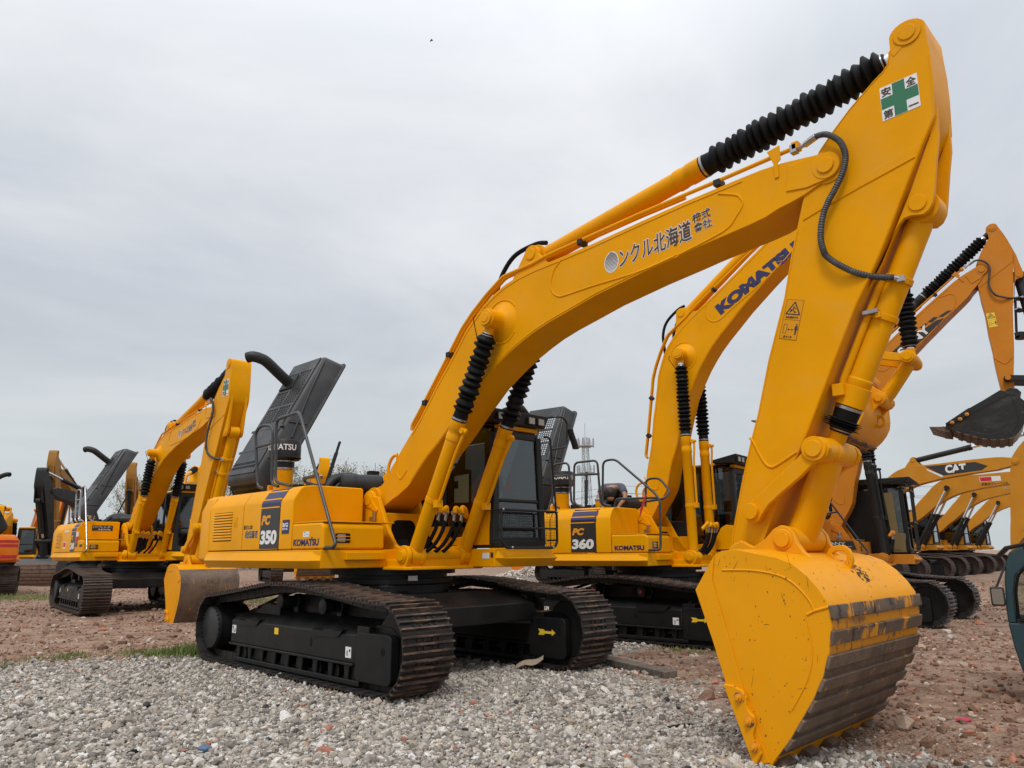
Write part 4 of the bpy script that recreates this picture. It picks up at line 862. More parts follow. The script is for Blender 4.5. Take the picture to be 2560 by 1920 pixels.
        def wear():
            b = MB(); base = Ls[9]-.06; b.cur = 0
            for k in range(7):
                t0 = base+k*.165; t1 = t0+.095
                seg = [at_(t0+(t1-t0)*j/4) for j in range(5)]
                tan = (seg[-1]-seg[0]); tan = tan/np.linalg.norm(tan); nr = np.array([-tan[1], tan[0]])
                b.cur = 1 if k < 2 else 0
                b.prism([tuple(p) for p in seg]+[tuple(p+nr*.028) for p in seg[::-1]], -bw-.012, bw+.012)
            return b
        if o.get('smoothback'):
            t0_ = Ls[6]; seg_ = [at_(t0_+(Ls[-1]-t0_)*j/14) for j in range(15)]; out_ = []
            for j, p in enumerate(seg_):
                d_ = seg_[min(j+1, 14)]-seg_[max(j-1, 0)]; d_ = d_/np.linalg.norm(d_); out_.append(tuple(p+np.array([-d_[1], d_[0]])*.008))
            part(bk, 'back_plate', lambda: MB().prism([tuple(p) for p in seg_]+out_[::-1], -bw-.004, bw+.004), WORN)
        else: part(bk, 'wear_strip', wear, [WORN, WORN_P] if not o.get('blackb') else [MUD, MUD], ('wear', bw, bool(o.get('blackb'))), bevel=.006)
        def gap():
            b = MB(); base = Ls[9]-.06
            for k in range(7):
                t0 = base+k*.165+.09; t1 = t0+.08
                seg = [at_(t0+(t1-t0)*j/3) for j in range(4)]
                tan = (seg[-1]-seg[0]); tan = tan/np.linalg.norm(tan); nr = np.array([-tan[1], tan[0]])
                b.cur = 0 if k < 2 else 1
                b.prism([tuple(p) for p in seg]+[tuple(p+nr*.004) for p in seg[::-1]], -bw+.002, bw-.002)
            return b
        if not o.get('smoothback'): part(bk, 'back_plate', gap, [WORN2 if not o.get('blackb') else MUD, MUD], ('gap', bw, bool(o.get('blackb'))))
    def teeth():
        b = MB()
        tip = Vector((shell_pts[17][0], 0, shell_pts[17][1])); dirv = Vector((-.42, 0, -.9)).normalized(); nv = Vector((dirv.z, 0, -dirv.x))
        lip0 = tip-dirv*.10
        for i in (ti,):
            y = -bw+.14+(2*bw-.28)*i/4
            a = lip0-nv*.03; loops = []
            for t, wd, tk in ((0, .085, .055), (.16, .085, .06), (.17, .065, .05), (.42, .05, .012)):
                c = lip0+dirv*t-nv*.035
                loops.append([c+Vector((0, y-wd, 0))-nv*tk, c+Vector((0, y+wd, 0))-nv*tk, c+Vector((0, y+wd, 0))+nv*tk, c+Vector((0, y-wd, 0))+nv*tk])
            b.loft(loops)
        return b
    for ti in range(5): part(bk, 'bucket_tooth', teeth, WORN if not o.get('blackb') else MUD, ('teeth', bw, ti, bool(o.get('blackb'))), bevel=.006)
    for sy in (-1, 1):
        sc_ = part(bk, 'side_cutter', lambda: MB().prism(h(SCUT, HIN), sy*(bw+.012), sy*(bw+.045)), BM_, ('scut', sy, lod, bw), bevel=.008)
        if not lod: part(sc_, 'cutter_bolt', lambda: [b := MB(), [b.lathe((p[0], sy*(bw+.04), p[1]), (p[0], sy*(bw+.1), p[1]), [(0, .042), (.006, .042), (.007, .026), (.03, .026), (.031, .014), (.05, .013)], 12) for p in h([(-.767, -4.229), (-.703, -4.383), (-.675, -4.55)], HIN)]][0], WORN2, ('cbolt', sy, bw))
    if o.get('hook', not lod):
        part(bk, 'lifting_hook', lambda: MB().prism(h(HOOK, HIN), -.022, .022), lugm, 'hook', bevel=.008)
    return dict(root=root, boom=B_, arm=A_, bucket=bk, engine_door=sd, pump_door=pd, tank=tk, box=tb, cab=cb, T=(T1, T2), deck=D)

# ---- lettering and stickers
XP, ZP = (1, 0, 0), (0, 0, 1)
SIDE = [(1.46, -1.488), (2.05, -1.488), (2.085, -1.472), (2.215, -1.385), (2.242, -1.335), (2.29, -.95)]
def side_y(z):
    for (a, b), (c, d) in zip(SIDE[:-1], SIDE[1:]):
        if z <= c: return b+(d-b)*(z-a)/(c-a)
    return -.95
def band(parent, name, x0, x1, z0, z1, m, off=.003):
    zs = sorted({z0, z1}|{a for a, _ in SIDE if z0 < a < z1}); b = MB()
    loops = [[(x0, side_y(z)+.01, z-.004), (x1, side_y(z)+.01, z-.004), (x1, side_y(z)-off, z+off*.6), (x0, side_y(z)-off, z+off*.6)] for z in zs]
    return obj(name, b.loft(loops).mesh(name, m, 0), parent)
def model_plate(d, number, x0=-.892, x1=-.405, two=None):
    pd = d['pump_door']
    band(pd, 'model_plate', x0, x1, 1.475, 1.985, DKDEC); band(pd, 'blue_stripe', x0+.005, x1+.01, 2.005, 2.090, NAVY); band(pd, 'blue_stripe', x0+.012, x1+.02, 2.110, 2.196, NAVY); band(pd, 'dark_stripe', x0+.02, x1+.03, 2.216, 2.236, NAVY)
    w = x1-x0
    lettering(pd, 'lettering', 'PC', (x0+.055*w, -1.491, 1.775), XP, ZP, .49*w, .125, YDEC, .055, .25)
    lettering(pd, 'lettering', number, (x0+.035*w, -1.491, 1.53), XP, ZP, .87*w, .178, WHT, .05, .06)
def brand(parent, word, p0, xv, zv, w, hh, m, tick=True):
    o = lettering(parent, 'lettering', word, p0, xv, zv, w, hh, m, .042, 0)
    return o
def safety_sign(A_, q, off=.2345):
    """white sheet with a green cross and one character in each corner; q = corners TL, TR, BR, BL in the arm plane"""
    TL, TR, BR_, BL = [Vector((a, -off, c)) for a, c in q]
    def P(u, v, k=0): p = (TL*(1-u)+TR*u)*(1-v)+(BL*(1-u)+BR_*u)*v; return p+Vector((0, -k, 0))
    plate(A_, 'safety_sign', [P(0, 0), P(0, 1), P(1, 1), P(1, 0)], (0, -1, 0), WHT, .001)
    a, b = .335, .665
    plate(A_, 'green_cross', [P(x, y) for x, y in ((a, 0.01), (a, a), (.01, a), (.01, b), (a, b), (a, .99), (b, .99), (b, b), (.99, b), (.99, a), (b, a), (b, .01))], (0, -1, 0), GRN, .0022)
    xv = (TR-TL); yv = (TL-BL); w = xv.length; hh = yv.length
    for ch, u, v in (('安', .04, .30), ('全', .70, .30), ('第', .04, .97), ('一', .70, .90)):
        lettering(A_, 'lettering', ch, P(u, v, .0012), xv, yv, .26*w, (.255 if ch != '一' else .035)*hh, BRWNDEC, .02)
def company_name(B_):
    """white-edged dark lettering along the boom, with the striped round emblem"""
    y = -.2515; c, s = math.cos(R(3.7)), math.sin(R(3.7)); xv, zv = (c, 0, s), (-s*.3, 0, 1)
    n = 40
    plate(B_, 'emblem_disc', [(4.10+.092*math.cos(2*math.pi*i/n), y, 2.258+.116*math.sin(2*math.pi*i/n)) for i in range(n)][::-1], (0, -1, 0), WHT, .0005)
    b = MB()
    for k in range(15):
        z = 2.258-.102+k*.0146; dz = z-2.258; r = math.sqrt(max(.106**2-dz*dz, 0))*.80; t = .0016+.0034*(k/14)
        b.box(4.10-r, 4.10+r, y-.0018, y, z-t, z+t)
    obj('emblem_stripe', b.mesh('emblem_stripe', BRWNDEC, 0), B_)
    for body, p, w, hh in (('ンクル北海道', (4.205, y, 2.158), .862, .212), ('株式', (5.082, y, 2.372), .195, .092), ('會社', (5.092, y, 2.268), .195, .092)):
        lettering(B_, 'lettering_edge', body, p, xv, zv, w, hh, WHT, .046, 0, .0012, ref=(.014, 0))
        lettering(B_, 'lettering', body, p, xv, zv, w, hh, BRWNDEC, .014, 0, .0028)
def warning_label(A_, q, m, lang=True, off=.2335):
    TL, TR, BR_, BL = [Vector((a, -off, c)) for a, c in q]
    def P(u, v, k=0): p = (TL*(1-u)+TR*u)*(1-v)+(BL*(1-u)+BR_*u)*v; return p+Vector((0, -k, 0))
    plate(A_, 'warning_label', [P(0, 0), P(0, 1), P(1, 1), P(1, 0)], (0, -1, 0), m, .0008)
    b = MB(); k = .0018
    def poly(pts): b.add([P(u, v, .0) for u, v in pts]+[P(u, v, k) for u, v in pts], [list(range(len(pts)))[::-1], list(range(len(pts), 2*len(pts)))]+[(i, (i+1) % len(pts), len(pts)+(i+1) % len(pts), len(pts)+i) for i in range(len(pts))])
    def line(p, q_, w=.016): 
        dx, dy = q_[0]-p[0], (q_[1]-p[1])*2.4; L = math.hypot(dx, dy); nx, ny = -dy/L*w, dx/L*w/2.4
        poly([(p[0]+nx, p[1]+ny), (q_[0]+nx, q_[1]+ny), (q_[0]-nx, q_[1]-ny), (p[0]-nx, p[1]-ny)])
    for p, q_ in (((.01, .005), (.99, .005)), ((.99, .005), (.99, .995)), ((.99, .995), (.01, .995)), ((.01, .995), (.01, .005)), ((.01, .51), (.99, .51))): line(p, q_, .008)
    for p, q_ in (((.5, .06), (.90, .37)), ((.90, .37), (.10, .37)), ((.10, .37), (.5, .06))): line(p, q_, .035)
    for p, q_ in (((.5, .17), (.45, .25)), ((.45, .25), (.36, .30)), ((.45, .25), (.6, .33)), ((.52, .2), (.62, .24)), ((.36, .24), (.32, .33)), ((.55, .31), (.68, .31))): line(p, q_, .028)
    for p, q_ in (((.14, .63), (.32, .63)), ((.32, .63), (.32, .85)), ((.32, .85), (.14, .85)), ((.14, .85), (.14, .63)), ((.42, .75), (.66, .75))): line(p, q_, .012)
    poly([(.38, .75), (.46, .72), (.46, .78)]); poly([(.70, .75), (.62, .72), (.62, .78)])
    poly([(.80, .645), (.92, .645), (.96, .76), (.92, .76), (.90, .70), (.90, .87), (.865, .87), (.86, .77), (.85, .87), (.81, .87), (.81, .70), (.79, .76), (.75, .76)])
    poly([(.86+.045*math.cos(t), .615+.02*math.sin(t)) for t in np.linspace(0, 2*math.pi, 10, endpoint=False)])
    obj('warning_drawing', b.mesh('warning_drawing', DKDEC, 0), A_)
    if lang:
        xv = TR-TL; yv = TL-BL; w = xv.length; hh = yv.length
        lettering(A_, 'lettering', 'はね飛ばされ', P(.14, .475, .001), xv, yv, .72*w, .055*hh, DKDEC, .01)
        lettering(A_, 'lettering', '近づくな', P(.22, .965, .001), xv, yv, .5*w, .055*hh, DKDEC, .01)

GRP = 'excavators parked in rows in the yard'
# ---- the large one in front
d = excavator('crawler_excavator', 'large yellow excavator in front marked PC 350 with Hokkaido lettering along its boom', GRP, (0, 0, 0), 0, 1,
    dict(paint=YEL, swing=-.02956, hood=1, cab_extras=1, word='KOMATSU'))
model_plate(d, '350')
pd, tb = d['pump_door'], d['box']
lettering(pd, 'lettering_edge', '超低騒音', (-1.302, -1.4885, 1.617), XP, ZP, .352, .10, WHT, .034, 0, .0012, ref=(.012, 0)); lettering(pd, 'lettering', '超低騒音', (-1.302, -1.4885, 1.617), XP, ZP, .352, .10, DKDEC, .012, 0, .003)
lettering(pd, 'lettering', '排ガス3次', (-1.354, -1.4885, 1.731), XP, ZP, .25, .06, DKDEC, .008, 0, .003)
plate(pd, 'blue_sticker', [(-.336, -1.4885, 1.655), (-.160, -1.4885, 1.655), (-.148, -1.4885, 1.815), (-.322, -1.4885, 1.815)], (0, -1, 0), NAVY, .002)
for k in range(6): plate(pd, 'sticker_tooth', [(-.318+k*.029, -1.4885, 1.812), (-.301+k*.029, -1.4885, 1.812), (-.301+k*.029, -1.4885, 1.826), (-.318+k*.029, -1.4885, 1.826)], (0, -1, 0), NAVY, .002)
lettering(pd, 'lettering', 'B/G', (-.312, -1.4905, 1.735), XP, ZP, .13, .052, WHT, .03); lettering(pd, 'lettering', 'RENTAL', (-.316, -1.4905, 1.70), XP, ZP, .135, .024, WHT, .01)
brand(tb, 'KOMATSU', (-.04, -1.4845, 1.500), XP, ZP, .575, .082, NAVY); plate(tb, 'letter_tick', [(.365, -1.4845, 1.585), (.39, -1.4845, 1.585), (.395, -1.4845, 1.602), (.37, -1.4845, 1.602)], (0, -1, 0), NAVY, .003)
plate(tb, 'white_sticker', [(.177, -1.4845, 1.603), (.316, -1.4845, 1.606), (.316, -1.4845, 1.668), (.177, -1.4845, 1.666)], (0, -1, 0), WHT, .002)
for a, b, c in ((.195, .245, 1.652), (.20, .225, 1.625), (.255, .30, 1.632)): plate(tb, 'sticker_print', [(a, -1.4865, c), (b, -1.4865, c), (b, -1.4865, c+.006), (a, -1.4865, c+.006)], (0, -1, 0), DKDEC, .001)
company_name(d['boom']); safety_sign(d['arm'], [(.482, .512), (.767, .520), (.763, .228), (.476, .214)]); warning_label(d['arm'], [(-.451, -1.077), (-.305, -1.12), (-.41, -1.455), (-.557, -1.405)], paint('amber_label', (.70, .30, .01), (.4, .3, .15)))
plate(d['deck'], 'white_sticker', [(1.28, .437, 1.33), (1.40, .437, 1.33), (1.40, .437, 1.40), (1.28, .437, 1.40)], (0, -1, 0), WHT, .002); plate(d['deck'], 'dark_sticker', [(1.43, .437, 1.345), (1.475, .437, 1.345), (1.475, .437, 1.405), (1.43, .437, 1.405)], (0, -1, 0), DKDEC, .002)
obj('white_sticker', MB().box(.80, .806, -.02, .10, 1.07, 1.13, Matrix.Rotation(R(-22), 4, 'Z')).mesh('white_sticker', WHT, 0), d['deck'])
# chipped paint and scratches on the bucket
def chips():
    b = MB(); rr = random.Random(5); P_ = [np.array(p) for p in h(BKT, HIN)[3:10]]; Ls = [0]
    for a, c in zip(P_[:-1], P_[1:]): Ls.append(Ls[-1]+np.linalg.norm(c-a))
    def at_(t):
        t = min(max(t, 0), Ls[-1]-1e-4); i = max(j for j in range(len(Ls)-1) if Ls[j] <= t); u = (t-Ls[i])/(Ls[i+1]-Ls[i]); d_ = (P_[i+1]-P_[i])/np.linalg.norm(P_[i+1]-P_[i]); q = P_[i]*(1-u)+P_[i+1]*u+np.array([-d_[1], d_[0]])*.0025; return q
    for k in range(70):
        if k < 45: t, y = Ls[-1]-.30+rr.gauss(0, .045)+(.03 if k % 3 else -.04), .10+rr.gauss(0, .045)+(-.05 if k % 3 else .03); w = rr.uniform(.006, .020)
        else: t, y, w = rr.uniform(.1, Ls[-1]), rr.uniform(-.85, .85), rr.uniform(.003, .007)
        b.add([(lambda q, yy: (q[0], yy, q[1]))(at_(t+w*math.cos(a)*rr.uniform(.5, 1.3)), y+w*math.sin(a)*rr.uniform(.5, 1.3)) for a in np.linspace(0, 6.28, 9)[:-1]], [list(range(8))])
    return b
def scratches():
    b = MB(); rr = random.Random(8); n = 0
    while n < 46:
        x, z = rr.uniform(0, .95), rr.uniform(-1.35, .05)
        if not (x > .02-.30*z and x < .92-.0*z and z > -1.25+.0*x) or (z < -.55 and x > .95+.62*(z+.55)): continue
        n += 1
        if n < 32: l, w = rr.uniform(.003, .008), rr.uniform(.002, .0045)
        else: l, w = rr.uniform(.02, .07), rr.uniform(.0008, .0018)
        a = rr.choice((1.35, 1.5, 1.2, .3, 1.9))+rr.gauss(0, .2); c, s_ = math.cos(a), math.sin(a)
        pts = [(-l, 0), (-l*.4, w), (l*.5, w*rr.uniform(.4, 1)), (l, 0), (l*.3, -w), (-l*.5, -w*rr.uniform(.3, 1))]
        b.add([(x+p*c-q*s_, -.9318, z+p*s_+q*c) for p, q in pts], [list(range(6))])
    return b
CHIP = mat('bare_chipped_spot', (.06, .035, .016), .7, 0, [((.03, .022, .016), 30, .45, .6, U1)])
obj('paint_chip', chips().mesh('paint_chip', CHIP, 0), d['bucket']); obj('paint_scratch', scratches().mesh('paint_scratch', CHIP, 0), d['bucket'])
# ---- the one behind it to the right
d = excavator('crawler_excavator', 'yellow excavator marked PC 360 with large blue lettering on its raised boom', GRP, (.582, 5.373, 0), .121, .95,
    dict(paint=YEL2, swing=-.134, hood=1, theta=32.2, alpha=-15, beta=-98, kfrac=.56, outer_arrow=1, redcaps=1, word='KOMATSU', rails='triple'))
model_plate(d, '360', -.93, -.395)
brand(d['box'], 'KOMATSU', (-.03, -1.4845, 1.500), XP, ZP, .575, .082, NAVY)
c_, s_ = math.cos(R(-1.8)), math.sin(R(-1.8))
lettering(d['boom'], 'lettering', 'KOMATSU', (3.475, -.2515, 2.105), (c_, 0, s_), (-s_, 0, c_), 1.79, .225, NAVY, .075)
for p in ([(-1.05, -1.235, 2.86), (-1.03, -1.25, 2.87), (-1.05, -1.25, 2.5), (-1.08, -1.24, 2.45)], [(.56, -1.38, 2.45), (.60, -1.40, 2.44), (.52, -1.42, 2.2), (.44, -1.42, 2.02), (.46, -1.40, 2.2)]):
    plate(d['root'], 'red_ribbon', p, (.2, -1, 0), RED, .006)
# ---- the one on the left
d = excavator('crawler_excavator', 'yellow excavator marked PC 240 on the left with brown worn bucket beside the front machine', GRP, (-13.80, 1.549, .07), -.054, 1,
    dict(paint=YEL2, swing=-.067, hood=1, theta=2.84, kb=.885, alpha=-.2, ka=1.068, beta=4, trk=(TRK2, BAR2), rail_mat=STEEL, precleaner=0, bmat=BUCKY, smoothback=1, lightbar=1, bucket_w=.64))
model_plate(d, '240', -.60, -.15)
brand(d['box'], 'KOMATSU', (.33, -1.4845, 1.585), XP, ZP, .27, .07, DKDEC)
company_name(d['boom']); safety_sign(d['arm'], [(.53, .585), (.80, .560), (.785, .200), (.474, .240)])
plate(d['tank'], 'black_sign', [(-.103, -1.13, 2.02), (-.103, -.62, 2.02), (-.103, -.62, 2.16), (-.103, -1.13, 2.16)], (1, 0, 0), DKDEC, .004)
lettering(d['tank'], 'lettering', 'ドライブレコーダー', (-.0985, -1.11, 2.09), (0, 1, 0), ZP, .46, .055, WHT, .01); lettering(d['tank'], 'lettering', '作業中録画', (-.0985, -.98, 2.035), (0, 1, 0), ZP, .3, .035, WHT, .01)
for x0, x1, z0, z1, m in ((-1.40, -1.12, 1.56, 1.74, WHT), (-1.38, -1.14, 1.60, 1.72, REDDEC), (-.1, .1, 1.86, 1.98, WHT), (-.1, .1, 1.72, 1.83, REDDEC), (-.1, .1, 1.60, 1.70, DKDEC), (-1.4, -.9, 2.0, 2.045, WHT)):
    band(d['pump_door'], 'sticker', x0, x1, z0, z1, m, .003 if m is WHT else .004)
# ---- amber one with the raised arm on the right
d = excavator('crawler_excavator', 'amber excavator on the right with black cab, black cylinders and raised black bucket', GRP, (1.911, 10.413, 0), .213, .896,
    dict(paint=ORG, swing=-.152, hood=0, theta=35.4, alpha=-14.54, ka=.868, beta=-100, cyl=BLK2, link=BLK2, bmat=mat('scuffed_black_paint', (.012, .012, .012), .35, .1, [((.05, .045, .04), 6, .5, .75, (1, 1, .3)), ((.14, .12, .10), 28, .66, .70, (1, 1, .12))], bump=.03), blackb=1, hook=0, bucket_w=.72, cabm=BLK, cabpanel=GOLD, rails=1, cw=ORG, outer_arrow=0, precleaner=0))
plate(d['boom'], 'dark_panel', [(3.68, -.251, 2.30), (3.92, -.251, 1.985), (5.16, -.251, 2.115), (4.93, -.251, 2.225), (4.60, -.251, 2.245), (4.50, -.251, 2.325)], (0, -1, 0), DKDEC, .001)
for p in ([(4.62, 2.285), (4.78, 2.285), (4.72, 2.335), (4.56, 2.335)], [(4.84, 2.245), (5.02, 2.245), (4.96, 2.32), (4.78, 2.32)], [(5.08, 2.19), (5.34, 2.165), (5.25, 2.235), (5.02, 2.26)]): plate(d['boom'], 'dark_block', [(a, -.251, c) for a, c in p], (0, -1, 0), DKDEC, .001)
lettering(d['boom'], 'lettering', 'SANY', (3.86, -.2522, 2.055), (1, 0, .075), (-.06, 0, 1), .86, .20, WHT, .035)
plate(d['boom'], 'white_stripe', [(3.60, -.251, 2.245), (3.80, -.251, 1.985), (3.83, -.251, 1.985), (3.63, -.251, 2.285)], (0, -1, 0), WHT, .001); plate(d['boom'], 'red_stripe', [(3.52, -.251, 2.235), (3.69, -.251, 1.965), (3.79, -.251, 1.985), (3.595, -.251, 2.24)], (0, -1, 0), REDDEC, .001)
warning_label(d['arm'], [(-.481, -1.101), (-.293, -1.167), (-.41, -1.55), (-.60, -1.485)], LEM, False)
plate(d['box'], 'dark_panel', [(-.09, -1.4845, 1.60), (.56, -1.4845, 1.56), (.50, -1.4845, 1.755), (-.09, -1.4845, 1.765)], (0, -1, 0), DKDEC, .002)
lettering(d['box'], 'lettering', 'SANY', (-.06, -1.4867, 1.68), (1, 0, -.03), ZP, .40, .065, WHT, .02)
plate(d['box'], 'white_line', [(-.09, -1.4866, 1.655), (.47, -1.4866, 1.635), (.47, -1.4866, 1.641), (-.09, -1.4866, 1.661)], (0, -1, 0), WHT, .001)
lettering(d['box'], 'lettering', 'SY365H', (.30, -1.4867, 1.59), (1, 0, -.03), ZP, .15, .04, REDDEC, .01)
def slatguard():
    b = MB()
    for k in range(12): y = .58+k*.075; b.box(1.56, 1.58, y-.006, y+.006, 1.52, 2.95)
    for z in (1.52, 2.2, 2.95): b.box(1.555, 1.585, .54, 1.44, z-.02, z+.02)
    b.box(1.42, 1.58, .54, .57, 2.15, 2.2); b.box(1.42, 1.58, 1.40, 1.44, 2.15, 2.2)
    return b
part(d['cab'], 'front_guard', slatguard, BLK2); part(d['cab'], 'gold_panel', lambda: MB().prism([(1.10, 1.55), (1.25, 1.55), (1.20, 2.9), (1.0, 2.9)], .475, .487), GOLD, bevel=.01)
part(d['cab'], 'door_panel', lambda: MB().box(.10, 1.08, .478, .49, 1.5, 2.98), BLK, bevel=.02); part(d['cab'], 'roof_visor', lambda: MB().loft([[(.2, .40, 3.10), (.2, 1.5, 3.10), (.2, 1.5, 3.24), (.2, .40, 3.24)], [(1.75, .44, 3.12), (1.75, 1.46, 3.12), (1.60, 1.46, 3.26), (1.60, .44, 3.26)]]), BLK2, bevel=.01)
# ---- row of ochre machines on the right
CATS = [('ochre excavator with dark logo panel on its boom, nearest of the ochre row', -4.4, 31.7), ('ochre excavator with red and white sticker on its boom, second of the row', -4.2, 37.6), ('ochre excavator with faded boom lettering, third of the row on the right', -4.7, 45.3), ('ochre excavator at the far right end of the row, mostly behind the teal cab', -5.4, 53.5)]
for i, (lab, x, y) in enumerate(CATS):
    d = excavator('crawler_excavator', lab, GRP, (x-1.1, y-1.0, 0), (.0, .03, -.02, .04)[i], 1.12, dict(paint=CATY, bk=1, theta=(-1.5, -2.6, -1.2, -3.0)[i], alpha=(12, 9, 14, 10)[i], beta=(0, -12, 5, -6)[i], cyl=BLK2, bellows=False, lod=1, trk=(TRK2, BAR2), precleaner=0, hook=0, bucket_w=.7, bmat=MUD, blackb=1, bfrac=.56, lightbar=0, mirrors=0, rails=0))
    bo = d['boom']
    if i == 0:
        plate(bo, 'dark_panel', [(3.35, -.251, 2.45), (3.95, -.251, 2.06), (5.3, -.251, 2.20), (5.5, -.251, 2.35), (5.1, -.251, 2.52)], (0, -1, 0), DKDEC, .004)
        plate(bo, 'white_wedge', [(3.37, -.255, 2.36), (3.42, -.255, 2.28), (3.9, -.255, 2.0), (3.97, -.255, 2.05)], (0, -1, 0), WHT, .003)
        lettering(bo, 'lettering', 'CAT', (4.05, -.2555, 2.14), (1, 0, .05), ZP, .72, .32, WHT, .05, 0, .006)
        plate(bo, 'dark_triangle', [(4.35, -.262, 2.16), (4.8, -.262, 2.18), (4.58, -.262, 2.30)], (0, -1, 0), DKDEC, .003)
    if i == 1:
        plate(bo, 'white_sticker', [(3.75, -.251, 2.20), (4.55, -.251, 2.24), (4.53, -.251, 2.45), (3.73, -.251, 2.42)], (0, -1, 0), WHT, .004)
        plate(bo, 'red_patch', [(3.77, -.255, 2.22), (4.2, -.255, 2.24), (4.19, -.255, 2.42), (3.75, -.255, 2.40)], (0, -1, 0), REDDEC, .004)
        lettering(bo, 'lettering', '移動式クレーン2.9t', (3.8, -.2515, 2.03), (1, 0, .05), ZP, 1.0, .12, DKDEC, .01, 0, .005)
    if i == 2:
        lettering(bo, 'lettering', '株式会社', (3.75, -.2515, 2.15), (1, 0, .05), ZP, .9, .16, mat('faded_lettering', (.45, .33, .16), .6), .01, 0, .005)
        plate(bo, 'dark_panel', [(4.9, -.251, 2.45), (5.2, -.251, 2.12), (6.0, -.251, 2.28), (5.95, -.251, 2.55)], (0, -1, 0), DKDEC, .004)
# ---- machines far behind, seen in the gaps
FAR = dict(lod=1, precleaner=0, hook=0, lightbar=0, mirrors=0, rails=0)
d = excavator('crawler_excavator', 'bright orange excavator cut by the left edge with red stripes on its counterweight', GRP, (-28.4, .55, 0), 2.9, 1, dict(FAR, paint=ORG2, trk=(TRK2, BAR2), hood=1, hood_mat=BLK2, theta=-25, alpha=20))
for z0, z1 in ((1.96, 2.05), (1.80, 1.90), (1.38, 1.50)):
    rg = [(-2.44, -1.495), (-2.70, -1.497), (-2.955, -1.367), (-3.207, -1.054), (-3.30, -.78)]
    obj('red_stripe', MB().loft([[(x, y, z0), (x+.02, y+.02, z0), (x+.02, y+.02, z1), (x, y, z1)] for x, y in rg]).mesh('red_stripe', REDDEC, 0), d['root'])
d = excavator('crawler_excavator', 'black excavator on the left standing behind its grey bucket with black boom and arm', GRP, (-43.27, 9.77, 0), -.70, 1.12, dict(FAR, paint=BLK2, cyl=BLK2, theta=-2, alpha=6, beta=10, trk=(TRK2, BAR2), bmat=mat('grey_worn_bucket', (.07, .07, .072), .6, .2), blackb=1, bellows=False))
lettering(d['boom'], 'lettering', 'HYUNDAI', (3.3, -.252, 2.1), (1, 0, .05), ZP, 1.6, .22, WHT, .03, 0, .006)
excavator('crawler_excavator', 'brownish excavator on the left with steeply raised boom and arm behind the black one', GRP, (-57.56, 12.89, 0), -.62, 1.2, dict(FAR, paint=BRN, cyl=BLK2, theta=16, alpha=-8, beta=-70, bellows=False, bmat=BRN))
excavator('crawler_excavator', 'orange excavator far left with arched boom between the black and PC 240 machines', GRP, (-73.3, 12.98, 0), .05, 1.3, dict(FAR, paint=ORG2, cyl=BLK2, theta=6, alpha=0, beta=0, bellows=False))
excavator('crawler_excavator', 'brownish excavator whose boom rises behind the open hood of the PC 240 machine', GRP, (-41.31, 11.37, 0), -.45, 1, dict(FAR, paint=BRN, cyl=BLK2, theta=8, alpha=-6, beta=-10, bellows=False))
d = excavator('crawler_excavator', 'small yellow excavator behind the counterweight of the PC 240 machine, its hood closed', GRP, (-52.0, 6.8, 0), -.3, 1.1, dict(FAR, paint=YEL2, theta=-14, alpha=20, beta=0))
lettering(d['box'], 'lettering', 'KOMATSU', (-.05, -1.486, 1.5), XP, ZP, .6, .1, NAVY, .03, 0, .008)
excavator('crawler_excavator', 'yellow excavator whose arm top shows over the cab of the PC 240 machine', GRP, (-30.4, 8.8, 0), 2.6, 1.1, dict(FAR, paint=YEL, theta=4, alpha=0, beta=0))
excavator('crawler_excavator', 'yellow excavator whose arm top shows above the engine of the PC 350 machine', GRP, (-30.25, 15.84, 0), -.35, 1, dict(FAR, paint=YEL2, theta=4, alpha=0, beta=0))
d = excavator('crawler_excavator', 'dark excavator with black low boom standing behind the PC 360 machine', GRP, (-15.5, 23.5, 0), 2.9, 1, dict(FAR, paint=ORG2, dark=BLK2, cw=BLK2, cyl=BLK2, theta=-22, alpha=30, beta=0, bellows=False))
lettering(d['left'] if 'left' in d else d['root'], 'lettering', 'HYUNDAI', (-1.0, 1.497, 2.0), (-1, 0, 0), ZP, 1.2, .18, WHT, .03, 0, .01)

# ------------------------------------------------------------------ ground
def gz(x, y):
    """height of the yard surface"""
    x = np.asarray(x, float); y = np.asarray(y, float)
    z = .035*np.sin(x*.23+1.1)*np.sin(y*.19+.4)+.012*np.sin(x*1.1+y*.7)+.010*np.sin(x*.6-y*1.7)
    def blob(cx, cy, r, hh): return hh*np.exp(-((x-cx)**2+(y-cy)**2)/(r*r))
    near = np.exp(-((x-1)**2+(y-1)**2)/60.0)
    z = z*(1-near)-.012
    z = z+blob(5.6, -.2, 1.5, -.10)+blob(-13.5, 1, 4.5, .06)
    z = z+.018*fbm(x, y, 2.1, 21)*np.clip(1-gravel_mask(x, y), 0, 1)+.03*fbm(x, y, .9, 22)*np.clip(1-gravel_mask(x, y), 0, 1)*(1-near)
    # berm of gravel beyond the front machines
    z = z+blob(-20.9, 25.5, 2.2, .55)+blob(-22.8, 28, 2.0, .4)+blob(-18.8, 24.5, 1.5, .3)
    return z
def fbm(x, y, f, seed=0):
    r = np.random.default_rng(seed); s = 0; a = 1; t = 0
    for k in range(5):
        p = r.uniform(0, 6.28, 4); th = r.uniform(0, 3.14); u = x*math.cos(th)+y*math.sin(th); v = -x*math.sin(th)+y*math.cos(th)
        s = s+a*np.sin(u*f+p[0]+1.3*np.sin(v*f*.7+p[1]))*np.sin(v*f*1.1+p[2]+1.1*np.sin(u*f*.8+p[3])); t += a; a *= .55; f *= 1.9
    return s/t
